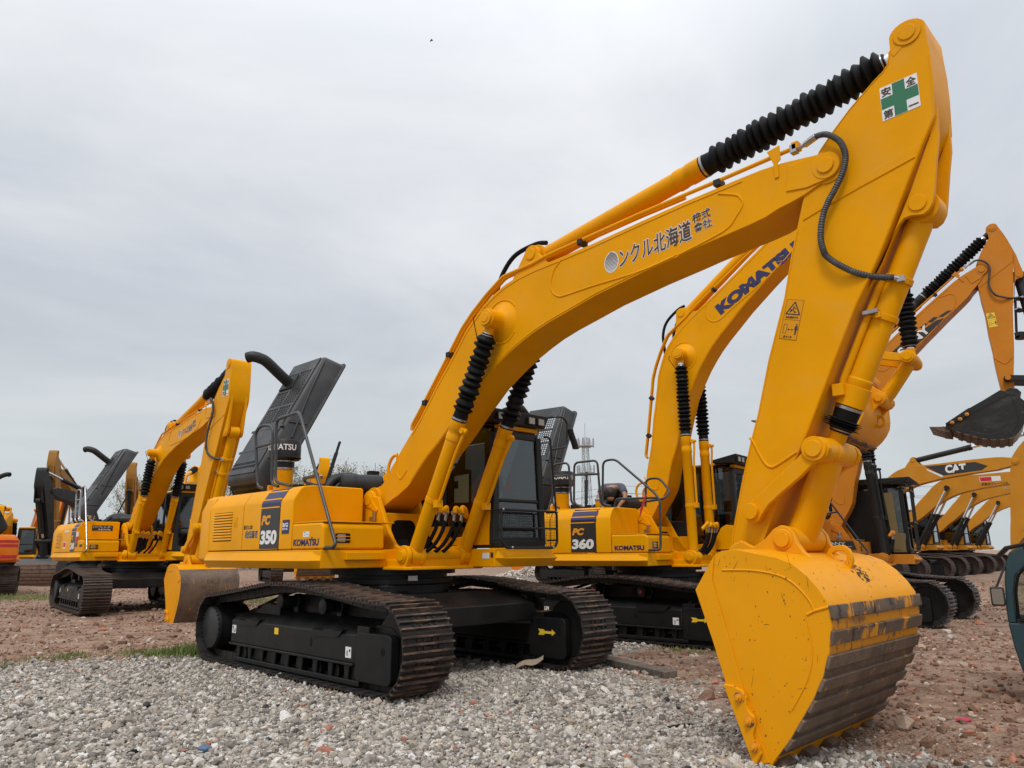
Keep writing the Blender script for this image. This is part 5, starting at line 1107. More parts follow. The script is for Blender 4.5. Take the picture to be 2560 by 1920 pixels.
def gravel_mask(x, y):
    """1 on the crushed grey stone, 0 on the reddish clay"""
    x = np.asarray(x, float); y = np.asarray(y, float)
    # stone lies in front of and under the first machine; its far edge runs from the left rear to the right front
    left = x-(-3.3+.2*(y+2.5))                 # right of the left edge
    far = (1.95-.47*(x-1.6))-y                 # this side of the far edge
    far = np.where(x < 1.6, np.maximum(far, (4.6-y)*.6-.2*np.abs(x+.5)), far)
    m = np.minimum(left, far)+.55*fbm(x, y, 1.2, 3)
    g = 1/(1+np.exp(-m*5))
    pl = np.exp(-(((x+21)/6)**2+((y-26)/4)**2))*1.4+.5*np.clip(fbm(x, y, .22, 8)*2-.2, 0, 1)*(y > 12)+.9*np.exp(-(((x+9)/5)**2+((y-11)/3)**2))
    return np.clip(np.maximum(g, pl), 0, 1)
def axis_pts(c, near, far, n1, n2):
    a = np.linspace(-near, near, n1); b = near+(far-near)*np.linspace(0, 1, n2+1)[1:]**2.2
    return np.concatenate([c-b[::-1], c+a, c+b])
xs = axis_pts(2, 9, 1500, 150, 40); ys = axis_pts(0, 9, 1500, 150, 40)
X, Y = np.meshgrid(xs, ys, indexing='ij'); Zg = gz(X, Y)
nx, ny = X.shape
idx = np.arange(nx*ny).reshape(nx, ny)
fq = np.stack([idx[:-1, :-1], idx[1:, :-1], idx[1:, 1:], idx[:-1, 1:]], -1).reshape(-1, 4)
def fast_mesh(name, V, F, mats, smooth=False, col=None):
    me = bpy.data.meshes.new(name); k = F.shape[1]
    me.vertices.add(len(V)); me.vertices.foreach_set('co', np.ascontiguousarray(V, dtype=np.float32).ravel())
    me.loops.add(F.size); me.loops.foreach_set('vertex_index', F.astype(np.int32).ravel())
    me.polygons.add(len(F)); me.polygons.foreach_set('loop_start', np.arange(0, F.size, k, dtype=np.int32))
    me.polygons.foreach_set('use_smooth', np.full(len(F), smooth, dtype=bool))
    if col is not None:
        at = me.color_attributes.new('tone', 'FLOAT_COLOR', 'POINT'); at.data.foreach_set('color', np.ascontiguousarray(col, dtype=np.float32).ravel())
    me.update(calc_edges=True); me.validate()
    for m in (mats if isinstance(mats, list) else [mats]): me.materials.append(m)
    return me
def ground_material():
    m = bpy.data.materials.new('yard_surface'); m.use_nodes = True; t = m.node_tree; b = t.nodes['Principled BSDF']; L = t.links.new
    b.inputs['Roughness'].default_value = .9; b.inputs['Specular IOR Level'].default_value = .2
    at = t.nodes.new('ShaderNodeVertexColor'); at.layer_name = 'tone'
    co = t.nodes.new('ShaderNodeTexCoord')
    def noise(s, d=6, r=.6):
        n = t.nodes.new('ShaderNodeTexNoise'); L(co.outputs['Object'], n.inputs['Vector']); n.inputs['Scale'].default_value = s; n.inputs['Detail'].default_value = d; n.inputs['Roughness'].default_value = r; return n
    def ramp(src, stops):
        r = t.nodes.new('ShaderNodeValToRGB'); L(src, r.inputs[0]); e = r.color_ramp.elements
        e[0].position, e[0].color = stops[0][0], (*stops[0][1], 1); e[1].position, e[1].color = stops[-1][0], (*stops[-1][1], 1)
        for p, c in stops[1:-1]: q = e.new(p); q.color = (*c, 1)
        return r
    vo = t.nodes.new('ShaderNodeTexVoronoi'); L(co.outputs['Object'], vo.inputs['Vector']); vo.inputs['Scale'].default_value = 26; vo.feature = 'F1'
    sv = t.nodes.new('ShaderNodeSeparateXYZ'); L(vo.outputs['Color'], sv.inputs[0])
    grav = ramp(sv.outputs['X'], [(0, (.18, .16, .14)), (.35, (.31, .285, .25)), (.7, (.42, .39, .35)), (.9, (.52, .49, .46)), (1.0, (.36, .19, .13))])
    n2 = noise(2.2, 9, .65); n3 = noise(14, 6, .7)
    clay = ramp(n2.outputs['Fac'], [(.28, (.15, .088, .060)), (.46, (.27, .17, .118)), (.60, (.36, .245, .18)), (.75, (.44, .335, .26))])
    mc = t.nodes.new('ShaderNodeMixRGB'); mc.blend_type = 'OVERLAY'; mc.inputs[0].default_value = .55; L(clay.outputs[0], mc.inputs[1]); L(n3.outputs['Fac'], mc.inputs[2])
    mx = t.nodes.new('ShaderNodeMixRGB'); L(at.outputs['Color'], mx.inputs[0]); L(mc.outputs[0], mx.inputs[1]); L(grav.outputs[0], mx.inputs[2])
    L(mx.outputs[0], b.inputs['Base Color'])
    ad = t.nodes.new('ShaderNodeMath'); ad.operation = 'ADD'; L(n3.outputs['Fac'], ad.inputs[0])
    vm = t.nodes.new('ShaderNodeMath'); vm.operation = 'MULTIPLY'; L(vo.outputs['Distance'], vm.inputs[0]); vm.inputs[1].default_value = -1.2; L(vm.outputs[0], ad.inputs[1])
    bp = t.nodes.new('ShaderNodeBump'); bp.inputs['Strength'].default_value = .9; bp.inputs['Distance'].default_value = .035; L(ad.outputs[0], bp.inputs['Height']); L(bp.outputs[0], b.inputs['Normal'])
    return m
gm = gravel_mask(X, Y).ravel(); gcol = np.stack([gm, gm, gm, np.ones_like(gm)], 1)
go = obj('ground', fast_mesh('ground', np.stack([X.ravel(), Y.ravel(), Zg.ravel()], 1), fq, ground_material(), True, gcol)); go['kind'] = 'structure'

# ---- crushed stone and clods: many small rocks with a colour of their own
def rock_kinds(n):
    out = []
    bm = bmesh.new(); bmesh.ops.create_icosphere(bm, subdivisions=1, radius=1); bm.verts.ensure_lookup_table()
    v0 = np.array([v.co[:] for v in bm.verts]); f0 = np.array([[v.index for v in f.verts] for f in bm.faces]); bm.free()
    for k in range(n):
        v = v0.copy()
        for j in range(7):      # cut with random planes: angular crushed stone
            d_ = rng.normal(size=3); d_ /= np.linalg.norm(d_); c_ = rng.uniform(.45, .85); q = v@d_-c_; v = v-np.outer(np.clip(q, 0, None), d_)
        v *= np.array([1, rng.uniform(.6, .95), rng.uniform(.45, .75)]); out.append(v*(1+.05*rng.normal(size=(len(v), 1))))
    return out, f0
KINDS_, FR = rock_kinds(24)
PAL = np.array([(.37, .335, .295), (.29, .262, .23), (.45, .415, .37), (.20, .18, .158), (.53, .50, .46), (.41, .35, .28), (.33, .29, .24)])
def rocks(name, px, py, size, cols, m, sink=.25):
    n = len(px); k = rng.integers(0, len(KINDS_), n); nv = KINDS_[0].shape[0]
    base = np.array(KINDS_)[k]
    a = rng.uniform(0, 2*np.pi, n); b_ = rng.normal(0, .5, n); c, s_ = np.cos(a), np.sin(a); cb, sb = np.cos(b_), np.sin(b_)
    x, y, z = base[..., 0], base[..., 1], base[..., 2]
    x, z = x*cb[:, None]+z*sb[:, None], -x*sb[:, None]+z*cb[:, None]
    x, y = x*c[:, None]-y*s_[:, None], x*s_[:, None]+y*c[:, None]
    V = np.stack([x, y, z], -1)*size[:, None, None]
    V[..., 0] += px[:, None]; V[..., 1] += py[:, None]; V[..., 2] += (gz(px, py)+size*(.5-sink))[:, None]
    F = (FR[None]+(np.arange(n)*nv)[:, None, None]).reshape(-1, 3)
    col = np.repeat(np.concatenate([cols, np.ones((n, 1))], 1)[:, None], nv, 1).reshape(-1, 4)
    return obj(name, fast_mesh(name, V.reshape(-1, 3), F, m, False, col))
def rock_material(name):
    m = bpy.data.materials.new(name); m.use_nodes = True; t = m.node_tree; b = t.nodes['Principled BSDF']; b.inputs['Roughness'].default_value = .88; b.inputs['Specular IOR Level'].default_value = .25
    at = t.nodes.new('ShaderNodeVertexColor'); at.layer_name = 'tone'; co = t.nodes.new('ShaderNodeTexCoord'); n = t.nodes.new('ShaderNodeTexNoise'); t.links.new(co.outputs['Object'], n.inputs['Vector']); n.inputs['Scale'].default_value = 55; n.inputs['Detail'].default_value = 5
    r = t.nodes.new('ShaderNodeMapRange'); t.links.new(n.outputs['Fac'], r.inputs[0]); r.inputs[1].default_value = .3; r.inputs[2].default_value = .7; r.inputs[3].default_value = .72; r.inputs[4].default_value = 1.2
    mx = t.nodes.new('ShaderNodeVectorMath'); mx.operation = 'SCALE'; t.links.new(at.outputs['Color'], mx.inputs[0]); t.links.new(r.outputs[0], mx.inputs['Scale']); t.links.new(mx.outputs[0], b.inputs['Base Color'])
    bp = t.nodes.new('ShaderNodeBump'); bp.inputs['Strength'].default_value = .5; bp.inputs['Distance'].default_value = .006; t.links.new(n.outputs['Fac'], bp.inputs['Height']); t.links.new(bp.outputs[0], b.inputs['Normal'])
    return m
RM = rock_material('rock_surface')
camp = np.array([8.409, -6.285]); fdir = np.array([-.699, .715])
def scatter(n, r0, r1, half, want, power=1.0):
    """points in the wedge in front of the viewer's place, denser nearby"""
    d_ = r0+(r1-r0)*rng.uniform(0, 1, n)**power; a = rng.uniform(-half, half, n)
    px = camp[0]+d_*(fdir[0]*np.cos(a)-fdir[1]*np.sin(a)); py = camp[1]+d_*(fdir[1]*np.cos(a)+fdir[0]*np.sin(a))
    g = gravel_mask(px, py); keep = (rng.uniform(0, 1, n) < (g if want else 1-g))
    return px[keep], py[keep]
px, py = scatter(150000, 4.6, 17, R(44), True, 1.0)
n = len(px); sz = np.clip(rng.lognormal(math.log(.0185), .46, n), .007, .08)
cols = PAL[rng.integers(0, len(PAL), n)]*rng.uniform(.75, 1.2, (n, 1))
br_ = rng.uniform(0, 1, n); cols[br_ < .007] = np.array([.34, .14, .09]); cols[(br_ > .012) & (br_ < .03)] = np.array([.60, .59, .57]); cols[(br_ > .03) & (br_ < .04)] = np.array([.05, .05, .052])
tag(rocks('gravel', px, py, sz, cols, RM), 'grey crushed stone covering the ground in front of the first excavator', 'gravel', kind='stuff')
px, py = scatter(60000, 4.6, 42, R(44), False, 1.15)
n = len(px); sz = np.clip(rng.lognormal(math.log(.020), .6, n), .006, .13)
CP = np.array([(.21, .122, .080), (.28, .172, .118), (.17, .10, .07), (.38, .28, .21), (.48, .41, .35), (.36, .16, .10)]); cols = CP[rng.choice(6, n, p=[.3, .25, .2, .12, .06, .07])]*rng.uniform(.8, 1.2, (n, 1))
tag(rocks('clay_rubble', px, py, sz, cols, RM, .35), 'reddish clay clods and brick rubble strewn over the yard', 'rubble', kind='stuff')
# pale heap beyond
px = rng.normal(-20.9, 2.2, 5000); py = rng.normal(25.8, 1.6, 5000); sz = np.clip(rng.lognormal(math.log(.05), .5, 5000), .02, .28)
cols = PAL[rng.integers(0, len(PAL), 5000)]*rng.uniform(1.0, 1.5, (5000, 1))
tag(rocks('gravel_heap', px, py, sz, cols, RM), 'low pale heap of broken stone lying behind the front excavator', 'gravel heap', kind='stuff')

# ---- grass
def blades(name, spots, m, label):
    V = []; F = []; k = 0
    for (cx, cy, rx, ry, n, hh) in spots:
        ax = rng.normal(cx, rx, n); ay = rng.normal(cy, ry, n); az = gz(ax, ay)-.01; ang = rng.uniform(0, 6.28, n); l = hh*rng.uniform(.4, 1.2, n); w = rng.uniform(.0025, .006, n)*(1+hh*3); lean = rng.normal(0, .45, n); la = rng.uniform(0, 6.28, n)
        c, s_ = np.cos(ang)*w, np.sin(ang)*w; tx, ty = np.cos(la)*np.sin(lean)*l, np.sin(la)*np.sin(lean)*l
        P = np.stack([np.stack([ax-c, ay-s_, az], 1), np.stack([ax+c, ay+s_, az], 1), np.stack([ax+c*.7+tx*.4, ay+s_*.7+ty*.4, az+l*.6], 1), np.stack([ax-c*.7+tx*.4, ay-s_*.7+ty*.4, az+l*.6], 1), np.stack([ax+tx, ay+ty, az+l*np.cos(lean)], 1)], 1)
        V.append(P.reshape(-1, 3)); o_ = k+5*np.arange(n)[:, None]
        F.append(np.concatenate([o_+np.array([[0, 1, 2]]), o_+np.array([[0, 2, 3]]), o_+np.array([[3, 2, 4]])])); k += 5*n
    return tag(obj(name, fast_mesh(name, np.concatenate(V), np.concatenate(F), m)), label, 'grass', kind='stuff')
GR = mat('grass_blade', (.12, .17, .035), .7, 0, [((.24, .24, .085), 3, .42, .65, U1), ((.06, .11, .02), 8, .5, .7, U1)])
blades('grass', [(-2.95, -1.35, .16, .12, 900, .17), (-3.2, -1.55, .22, .16, 800, .12), (-3.55, -1.75, .30, .2, 700, .08), (-3.0, -1.0, .4, .2, 500, .07), (-3.9, -2.7, .16, .12, 260, .10), (-4.2, -3.1, .3, .2, 200, .06), (-3.7, -3.6, .15, .12, 200, .07), (-5.2, .2, .25, .15, 250, .07), (-5.9, .9, .3, .2, 200, .05), (-4.4, -.4, .25, .15, 150, .05), (2.35, 3.55, .45, .12, 500, .06), (3.6, 1.9, .3, .2, 60, .05)], GR, 'sparse green grass growing along the gravel edge')
blades('grass', [(-15.5, 5.5, 2.2, .8, 2600, .12), (-14.0, 9.5, 2.5, .8, 1800, .14), (-23, 1.2, 1.5, .8, 1500, .16), (-12.5, 6.8, 2.0, .6, 1500, .10)], GR, 'rough grass patches under and behind the PC 240 excavator')

# ---- loose things on the ground
WOOD = mat('weathered_timber', (.085, .068, .052), .85, 0, [((.15, .125, .10), 5, .4, .7, (6, 1, 1)), ((.04, .034, .028), 12, .5, .7, (5, 1, 1))], bump=.3, bscale=30)
def onz(x, y): return float(gz(x, y))
pl = obj('timber_plank', MB().box(-.62, .62, -.10, .10, 0, .075).mesh('timber_plank', WOOD), None, (2.72, 1.62, onz(2.72, 1.62)+.01), (0, R(2), R(-13)), bevel=.008); tag(pl, 'dark weathered timber plank lying on the gravel edge by the left track', 'plank')
CARD = mat('torn_cardboard', (.34, .27, .20), .85, 0, [((.25, .19, .14), 8, .4, .7, U1)], bump=.2)
def card():
    b = MB(); n = 8; rr = random.Random(2); loops = []
    for i in range(n): t = i/(n-1); loops.append([(t*.34-.17, -.055+.02*rr.uniform(-1, 1), .02+.10*t+.02*math.sin(t*7)), (t*.34-.17, .055+.02*rr.uniform(-1, 1), .05+.12*t+.02*math.sin(t*6)), (t*.34-.17, .06, .056+.12*t+.02*math.sin(t*6)), (t*.34-.17, -.05, .026+.10*t+.02*math.sin(t*7))])
    return b.loft(loops).box(-.16, .02, -.09, .03, 0, .012)
tag(obj('cardboard_scrap', card().mesh('cardboard_scrap', CARD), None, (1.72, .82, onz(1.72, .82)), (0, 0, R(40))), 'torn beige cardboard scrap propped against the left track', 'cardboard')
def lump(name, x, y, s, m, label, cat, sq=(1, .7, .5), seed=1):
    b = MB().sphere((0, 0, 0), 1, 12, 8); rr = random.Random(seed)
    b.v = [(v[0]*s*sq[0]*rr.uniform(.8, 1.15), v[1]*s*sq[1]*rr.uniform(.8, 1.15), v[2]*s*sq[2]*rr.uniform(.8, 1.15)) for v in b.v]
    return tag(obj(name, b.mesh(name, m, 50), None, (x, y, onz(x, y)+s*sq[2]*.7), (0, 0, rr.uniform(0, 3))), label, cat)
lump('plastic_bag', 2.62, -3.62, .055, mat('blue_plastic', (.06, .11, .20), .5), 'crumpled blue plastic bag lying on the gravel', 'bag', seed=3)
lump('rubber_scrap', 2.30, -4.02, .05, RUB, 'black rubber scrap lying on the gravel near the blue bag', 'scrap', (1.2, .6, .45), seed=4)
lump('rubber_scrap', 4.60, -.35, .09, RUB, 'long black rubber scrap on the gravel beside the yellow bucket', 'scrap', (1.6, .3, .2), seed=5)
lump('brick_piece', 3.32, -3.05, .06, mat('red_brick', (.33, .13, .085), .9, 0, [((.24, .10, .07), 9, .4, .7, U1)], bump=.3), 'broken red brick lying on the gravel before the near track', 'brick', (1.5, .7, .45), seed=6)
lump('brick_piece', -3.95, -1.75, .055, MATS['red_brick'], 'broken red brick beside the grass at the rear of the near track', 'brick', (1, .9, .7), seed=7)
lump('red_rag', 6.35, 1.25, .05, mat('magenta_cloth', (.45, .04, .10), .8), 'small magenta rag on the clay right of the yellow bucket', 'rag', (1.3, .7, .4), seed=8)
# flowering weed
def weed():
    b = MB(); rr = random.Random(9)
    for k in range(16):
        a = rr.uniform(0, 6.28); l = rr.uniform(.35, .75); q = Vector((math.cos(a)*l*.5, math.sin(a)*l*.5, l)); b.cur = 0; b.tube([(0, 0, 0), q*.5+Vector((0, 0, .05)), q], .012, 5); b.cur = 1; b.sphere(q, .05, 8, 6)
    return b
tag(obj('flowering_weed', weed().mesh('flowering_weed', [GR, mat('yellow_flower', (.62, .58, .12), .7)]), None, (-16.7, 27.0, onz(-16.7, 27.0)), None), 'flowering weed with yellow heads seen under the PC 360 deck', 'weed')

# ------------------------------------------------------------------ trees, hills, tower, poles
BARK = mat('pale_bark', (.22, .20, .17), .9); LEAF = mat('pale_spring_leaf', (.30, .30, .23), .8, 0, [((.38, .36, .30), 2, .4, .7, U1), ((.22, .23, .16), 5, .5, .7, U1)])
def tree_meshes(seed):
    rr = random.Random(seed); t = MB(); tips = []
    H = 9.2
    t.tube([(0, 0, 0), (.05, .02, 2.5), (0, .05, 5.2), (.03, 0, H)], .1, 7, rf=lambda i: (.16, .12, .08, .02)[i])
    for k in range(26):
        z = rr.uniform(1.8, 8.2); a = rr.uniform(0, 6.28); l = (H-z)*.36*rr.uniform(.6, 1.1)+.35; up = rr.uniform(.7, 1.6)
        q = Vector((math.cos(a)*l, math.sin(a)*l, z+l*up)); m_ = Vector((math.cos(a)*l*.5, math.sin(a)*l*.5, z+l*up*.35)); t.tube([(0, 0, z), m_, q], .03, 5, rf=lambda i: (.05, .03, .012)[i]); tips += [(m_+(q-m_)*rr.random()) for _ in range(7)]+[q]*3
        for j in range(3):
            e_ = m_+(q-m_)*rr.random(); w = e_+Vector((rr.gauss(0, .3), rr.gauss(0, .3), rr.uniform(.2, .8))); t.tube([e_, w], .012, 4); tips += [w, w]
    n = 1500; c = np.array([tips[rr.randrange(len(tips))] for _ in range(n)])+rng.normal(0, .22, (n, 3)); s = rng.uniform(.05, .12, n)
    u = rng.normal(size=(n, 3)); u /= np.linalg.norm(u, axis=1)[:, None]; w = np.cross(u, rng.normal(size=(n, 3))); w /= np.linalg.norm(w, axis=1)[:, None]
    V = np.stack([c-u*s[:, None], c+w*s[:, None]*.5, c+u*s[:, None], c-w*s[:, None]*.5], 1).reshape(-1, 3)
    return t.mesh('trunk', BARK), fast_mesh('crown', V, np.arange(4*n).reshape(-1, 4), LEAF)
TM = [tree_meshes(k) for k in range(4)]
rr = random.Random(4); row = []
for k in range(46):
    u = .02+.40*k/45; bx_, by_ = -78+u*52+rr.uniform(-1.0, 1.0), 21+u*52+rr.uniform(-1, 1)
    row.append((bx_+rr.choice((0, 3, 6))*-.7, by_+rr.choice((0, 3, 6))*.7))
for k, (x, y) in enumerate(row):
    r_ = empty('poplar_tree', (x, y, onz(x, y)), rr.uniform(0, 6), rr.uniform(.95, 1.25)); tag(r_, 'thin pale poplar in the tree row along the far edge of the yard', 'tree', 'poplars along the far edge')
    tm_ = TM[k % 4]; obj('trunk', tm_[0], r_); obj('crown', tm_[1], r_)
HB = mat('hazy_hill', (.15, .17, .15), 1)
hb = MB(); hp_ = []
for i in range(40):
    a = R(118+i*2.2); rr_ = 900; hp_.append((8+rr_*math.cos(a), -6+rr_*math.sin(a), 5+55*math.exp(-((i-20.6)/.8)**2)+2*math.sin(i*.9)))
hb.loft([[(p[0], p[1], -5), (p[0], p[1], p[2]*.7), (p[0]*1.12, p[1]*1.12, p[2]), (p[0]*1.5, p[1]*1.5, -5)] for p in hp_])
ho = obj('hills', hb.mesh('hills', HB, 60)); ho['kind'] = 'structure'
# lattice mast
def mast():
    b = MB(); H = 45.0
    def c(z, k): w = 3.0*(1-z/H)+1.1*(z/H); a = R(45+90*k); return Vector((w*math.cos(a), w*math.sin(a), z))
    zs = [0, 5, 9.5, 13.5, 17, 20, 23, 26, 29, 32, 35, 38, 41, 43, 45]
    for k in range(4): b.tube([c(z, k) for z in zs], .13, 6)
    for z0, z1 in zip(zs[:-1], zs[1:]):
        for k in range(4):
            b.tube([c(z0, k), c(z1, (k+1) % 4)], .06, 4); b.tube([c(z0, (k+1) % 4), c(z1, k)], .06, 4); b.tube([c(z1, k), c(z1, (k+1) % 4)], .06, 4)
    b.tube([(0, 0, 45), (0, 0, 50.5)], .10, 6)
    return b
tw = empty('lattice_mast', (-167, 212, -1.5), .3, 1.0); tag(tw, 'slender grey lattice telecom mast far behind the PC 360 excavator', 'mast')
part(tw, 'lattice_frame', mast, GALV)
for z in (32.0, 42.0):
    part(tw, 'platform', lambda: MB().lathe((0, 0, z-.3), (0, 0, z), [(0, 3.0), (.3, 3.0)], 16).tube([(3.0*math.cos(t), 3.0*math.sin(t), z+1.2) for t in np.linspace(0, 6.283, 17)], .07, 5), GALV)
    for k in range(9):
        a = 2*math.pi*k/9; part(tw, 'panel_antenna', lambda: MB().box(3.2*math.cos(a)-.22, 3.2*math.cos(a)+.22, 3.2*math.sin(a)-.22, 3.2*math.sin(a)+.22, z-.5, z+2.6), GALV)
up = empty('utility_pole', (-45.0, 66.2, 0), R(40)); tag(up, 'concrete utility pole carrying wires, seen above the man on the PC 360 excavator', 'utility pole')
part(up, 'pole_shaft', lambda: MB().cyl((0, 0, 0), (0, 0, 8.8), .17, .12, 12), CONC); part(up, 'crossarm', lambda: MB().box(-1.2, .3, -.05, .05, 8.0, 8.12).box(-1.15, -1.05, -.05, .05, 8.1, 8.3).box(-.6, -.5, -.05, .05, 8.1, 8.3), CONC); part(up, 'insulator', lambda: MB().cyl((0, 0, 8.8), (0, 0, 9.15), .05, n=8), GALV)
WIRE = mat('grey_wire', (.13, .13, .14), .6)
def wire(p, q, sag): return [Vector(p).lerp(Vector(q), t)-Vector((0, 0, sag*4*t*(1-t))) for t in np.linspace(0, 1, 14)]
for i, (dx, z) in enumerate(((0, 9.1), (-.8, 8.3), (-.4, 8.25))):
    A = (-45+dx*.7, 66.2+dx*.6, z)
    tag(obj('overhead_wire', MB().tube(wire((-96, 46, z-1.2-.5*i), A, 1.2)[:-1]+wire(A, (22, 92, z-.6-.3*i), 1.2), .022, 4).mesh('overhead_wire', WIRE)), 'thin overhead wire strung from the concrete pole', 'wire', 'overhead wires')
# bird
def bird():
    b = MB().sphere((0, 0, 0), .16, 10, 6, 2.2, .8, .7)
    b.loft([[(-.15, 0, .02), (.15, 0, .02), (.15, 0, .05), (-.15, 0, .05)], [(-.12, .45, .16), (.10, .45, .16), (.10, .45, .18), (-.12, .45, .18)], [(-.16, .85, .02), (-.08, .85, .02), (-.08, .85, .03), (-.16, .85, .03)]]); b.loft([[(-.15, 0, .02), (.15, 0, .02), (.15, 0, .05), (-.15, 0, .05)], [(-.12, -.45, .16), (.10, -.45, .16), (.10, -.45, .18), (-.12, -.45, .18)], [(-.16, -.85, .02), (-.08, -.85, .02), (-.08, -.85, .03), (-.16, -.85, .03)]])
    return b
bird_o = obj('bird', bird().mesh('bird', RUB), None, (-38.3, 31.4, 47.0), (R(15), R(-10), R(60))); bird_o.scale = (.42, .42, .42)
tag(bird_o, 'small dark bird flying high in the sky over the boom', 'bird')

# ------------------------------------------------------------------ man crouching on the PC 360 machine
SKIN = mat('tanned_skin', (.30, .16, .10), .55); SHIRT = mat('blue_grey_cotton', (.085, .092, .125), .9, 0, [((.06, .066, .09), 9, .4, .7, U1)], bump=.1, bscale=80); TROU = mat('dark_trousers', (.022, .024, .030), .9); HAIR = mat('black_hair', (.008, .007, .007), .6, bump=.3, bscale=120)
def skinned(name, nodes, edges, m, parent, root=0, sub=2):
    me = bpy.data.meshes.new(name); me.from_pydata([n[0] for n in nodes], edges, []); o = bpy.data.objects.new(name, me); C.objects.link(o)
    sk = o.modifiers.new('skin', 'SKIN'); sk.use_smooth_shade = True
    for i, n in enumerate(nodes): me.skin_vertices[0].data[i].radius = (n[1], n[2] if len(n) > 2 else n[1]); me.skin_vertices[0].data[i].use_root = (i == root)
    sb = o.modifiers.new('sub', 'SUBSURF'); sb.levels = sub; sb.render_levels = sub
    bpy.context.view_layer.update()
    m2 = bpy.data.meshes.new_from_object(o.evaluated_get(bpy.context.evaluated_depsgraph_get())); bpy.data.objects.remove(o)
    m2.name = name; m2.materials.clear(); m2.materials.append(m); m2.polygons.foreach_set('use_smooth', [True]*len(m2.polygons))
    return obj(name, m2, parent)
def man(loc, yaw):
    r_ = empty('person', loc, yaw); tag(r_, 'person in blue-grey shirt crouching head down among the engine parts of the PC 360 excavator', 'person')
    nd = [((-.16, 0, .40), .13, .12), ((-.02, 0, .50), .13, .11), ((.15, 0, .55), .145, .115), ((.28, 0, .52), .07), ((.34, 0, .47), .052), ((.40, 0, .41), .085, .075), ((.46, 0, .33), .075, .07), ((.49, 0, .27), .04)]
    ed = [(0, 1), (1, 2), (2, 3), (3, 4), (4, 5), (5, 6), (6, 7)]
    def add(p, *rad): nd.append((p,)+rad); return len(nd)-1
    for s_ in (-1, 1):
        a = add((.19, s_*.17, .52), .062); b = add((.34, s_*.25, .34), .045); c = add((.50, s_*.15, .18), .030); d_ = add((.55, s_*.13, .13), .036, .020); ed += [(2, a), (a, b), (b, c), (c, d_)]
        for k in range(4):
            f = add((.585, s_*(.13+(k-1.5)*.021), .10), .009); g = add((.60+.004*(1.5-abs(k-1.5)), s_*(.13+(k-1.5)*.024), .07), .008); q = add((.592, s_*(.13+(k-1.5)*.024), .045+.006*abs(k-1.5)), .007); ed += [(d_, f), (f, g), (g, q)]
        f = add((.54, s_*.09, .115), .010); g = add((.56, s_*.075, .09), .009); ed += [(d_, f), (f, g)]
        h_ = add((-.12, s_*.10, .36), .10); kn = add((.24, s_*.20, .40), .065); an = add((.02, s_*.17, .08), .043); to = add((.17, s_*.19, .035), .036, .028); ed += [(0, h_), (h_, kn), (kn, an), (an, to)]
    skinned('body', nd, ed, SKIN, r_)
    sn = [((-.10, 0, .44), .150, .142), ((.0, 0, .51), .150, .132), ((.15, 0, .555), .165, .135), ((.265, 0, .53), .085)]; se = [(0, 1), (1, 2), (2, 3)]
    for s_ in (-1, 1):
        sn += [((.19, s_*.175, .525), .082), ((.29, s_*.225, .41), .066)]; k = len(sn); se += [(2, k-2), (k-2, k-1)]
    skinned('shirt', sn, se, SHIRT, r_)
    tn = [((-.17, 0, .40), .145, .135)]; te = []
    for s_ in (-1, 1):
        tn += [((-.12, s_*.10, .37), .115), ((.24, s_*.20, .41), .080), ((.04, s_*.175, .13), .062)]; k = len(tn); te += [(0, k-3), (k-3, k-2), (k-2, k-1)]
    skinned('trousers', tn, te, TROU, r_)
    hr = MB().sphere((.425, 0, .412), .122, 18, 12, 1.0, .84, .92); o = obj('hair', hr.mesh('hair', HAIR, 60), r_)
    for s_ in (-1, 1):
        obj('shoe', MB().sphere((.09, s_*.18, .04), .13, 14, 8, 1.0, .42, .38).mesh('shoe', BLK2, 60), r_)
        obj('ear', MB().sphere((.43, s_*.082, .385), .026, 10, 6, .8, .4, 1.2).mesh('ear', SKIN, 60), r_)
    obj('nose', MB().sphere((.515, 0, .315), .02, 10, 6).mesh('nose', SKIN, 60), r_)
man((-.02, 5.02, 2.02), R(-62))

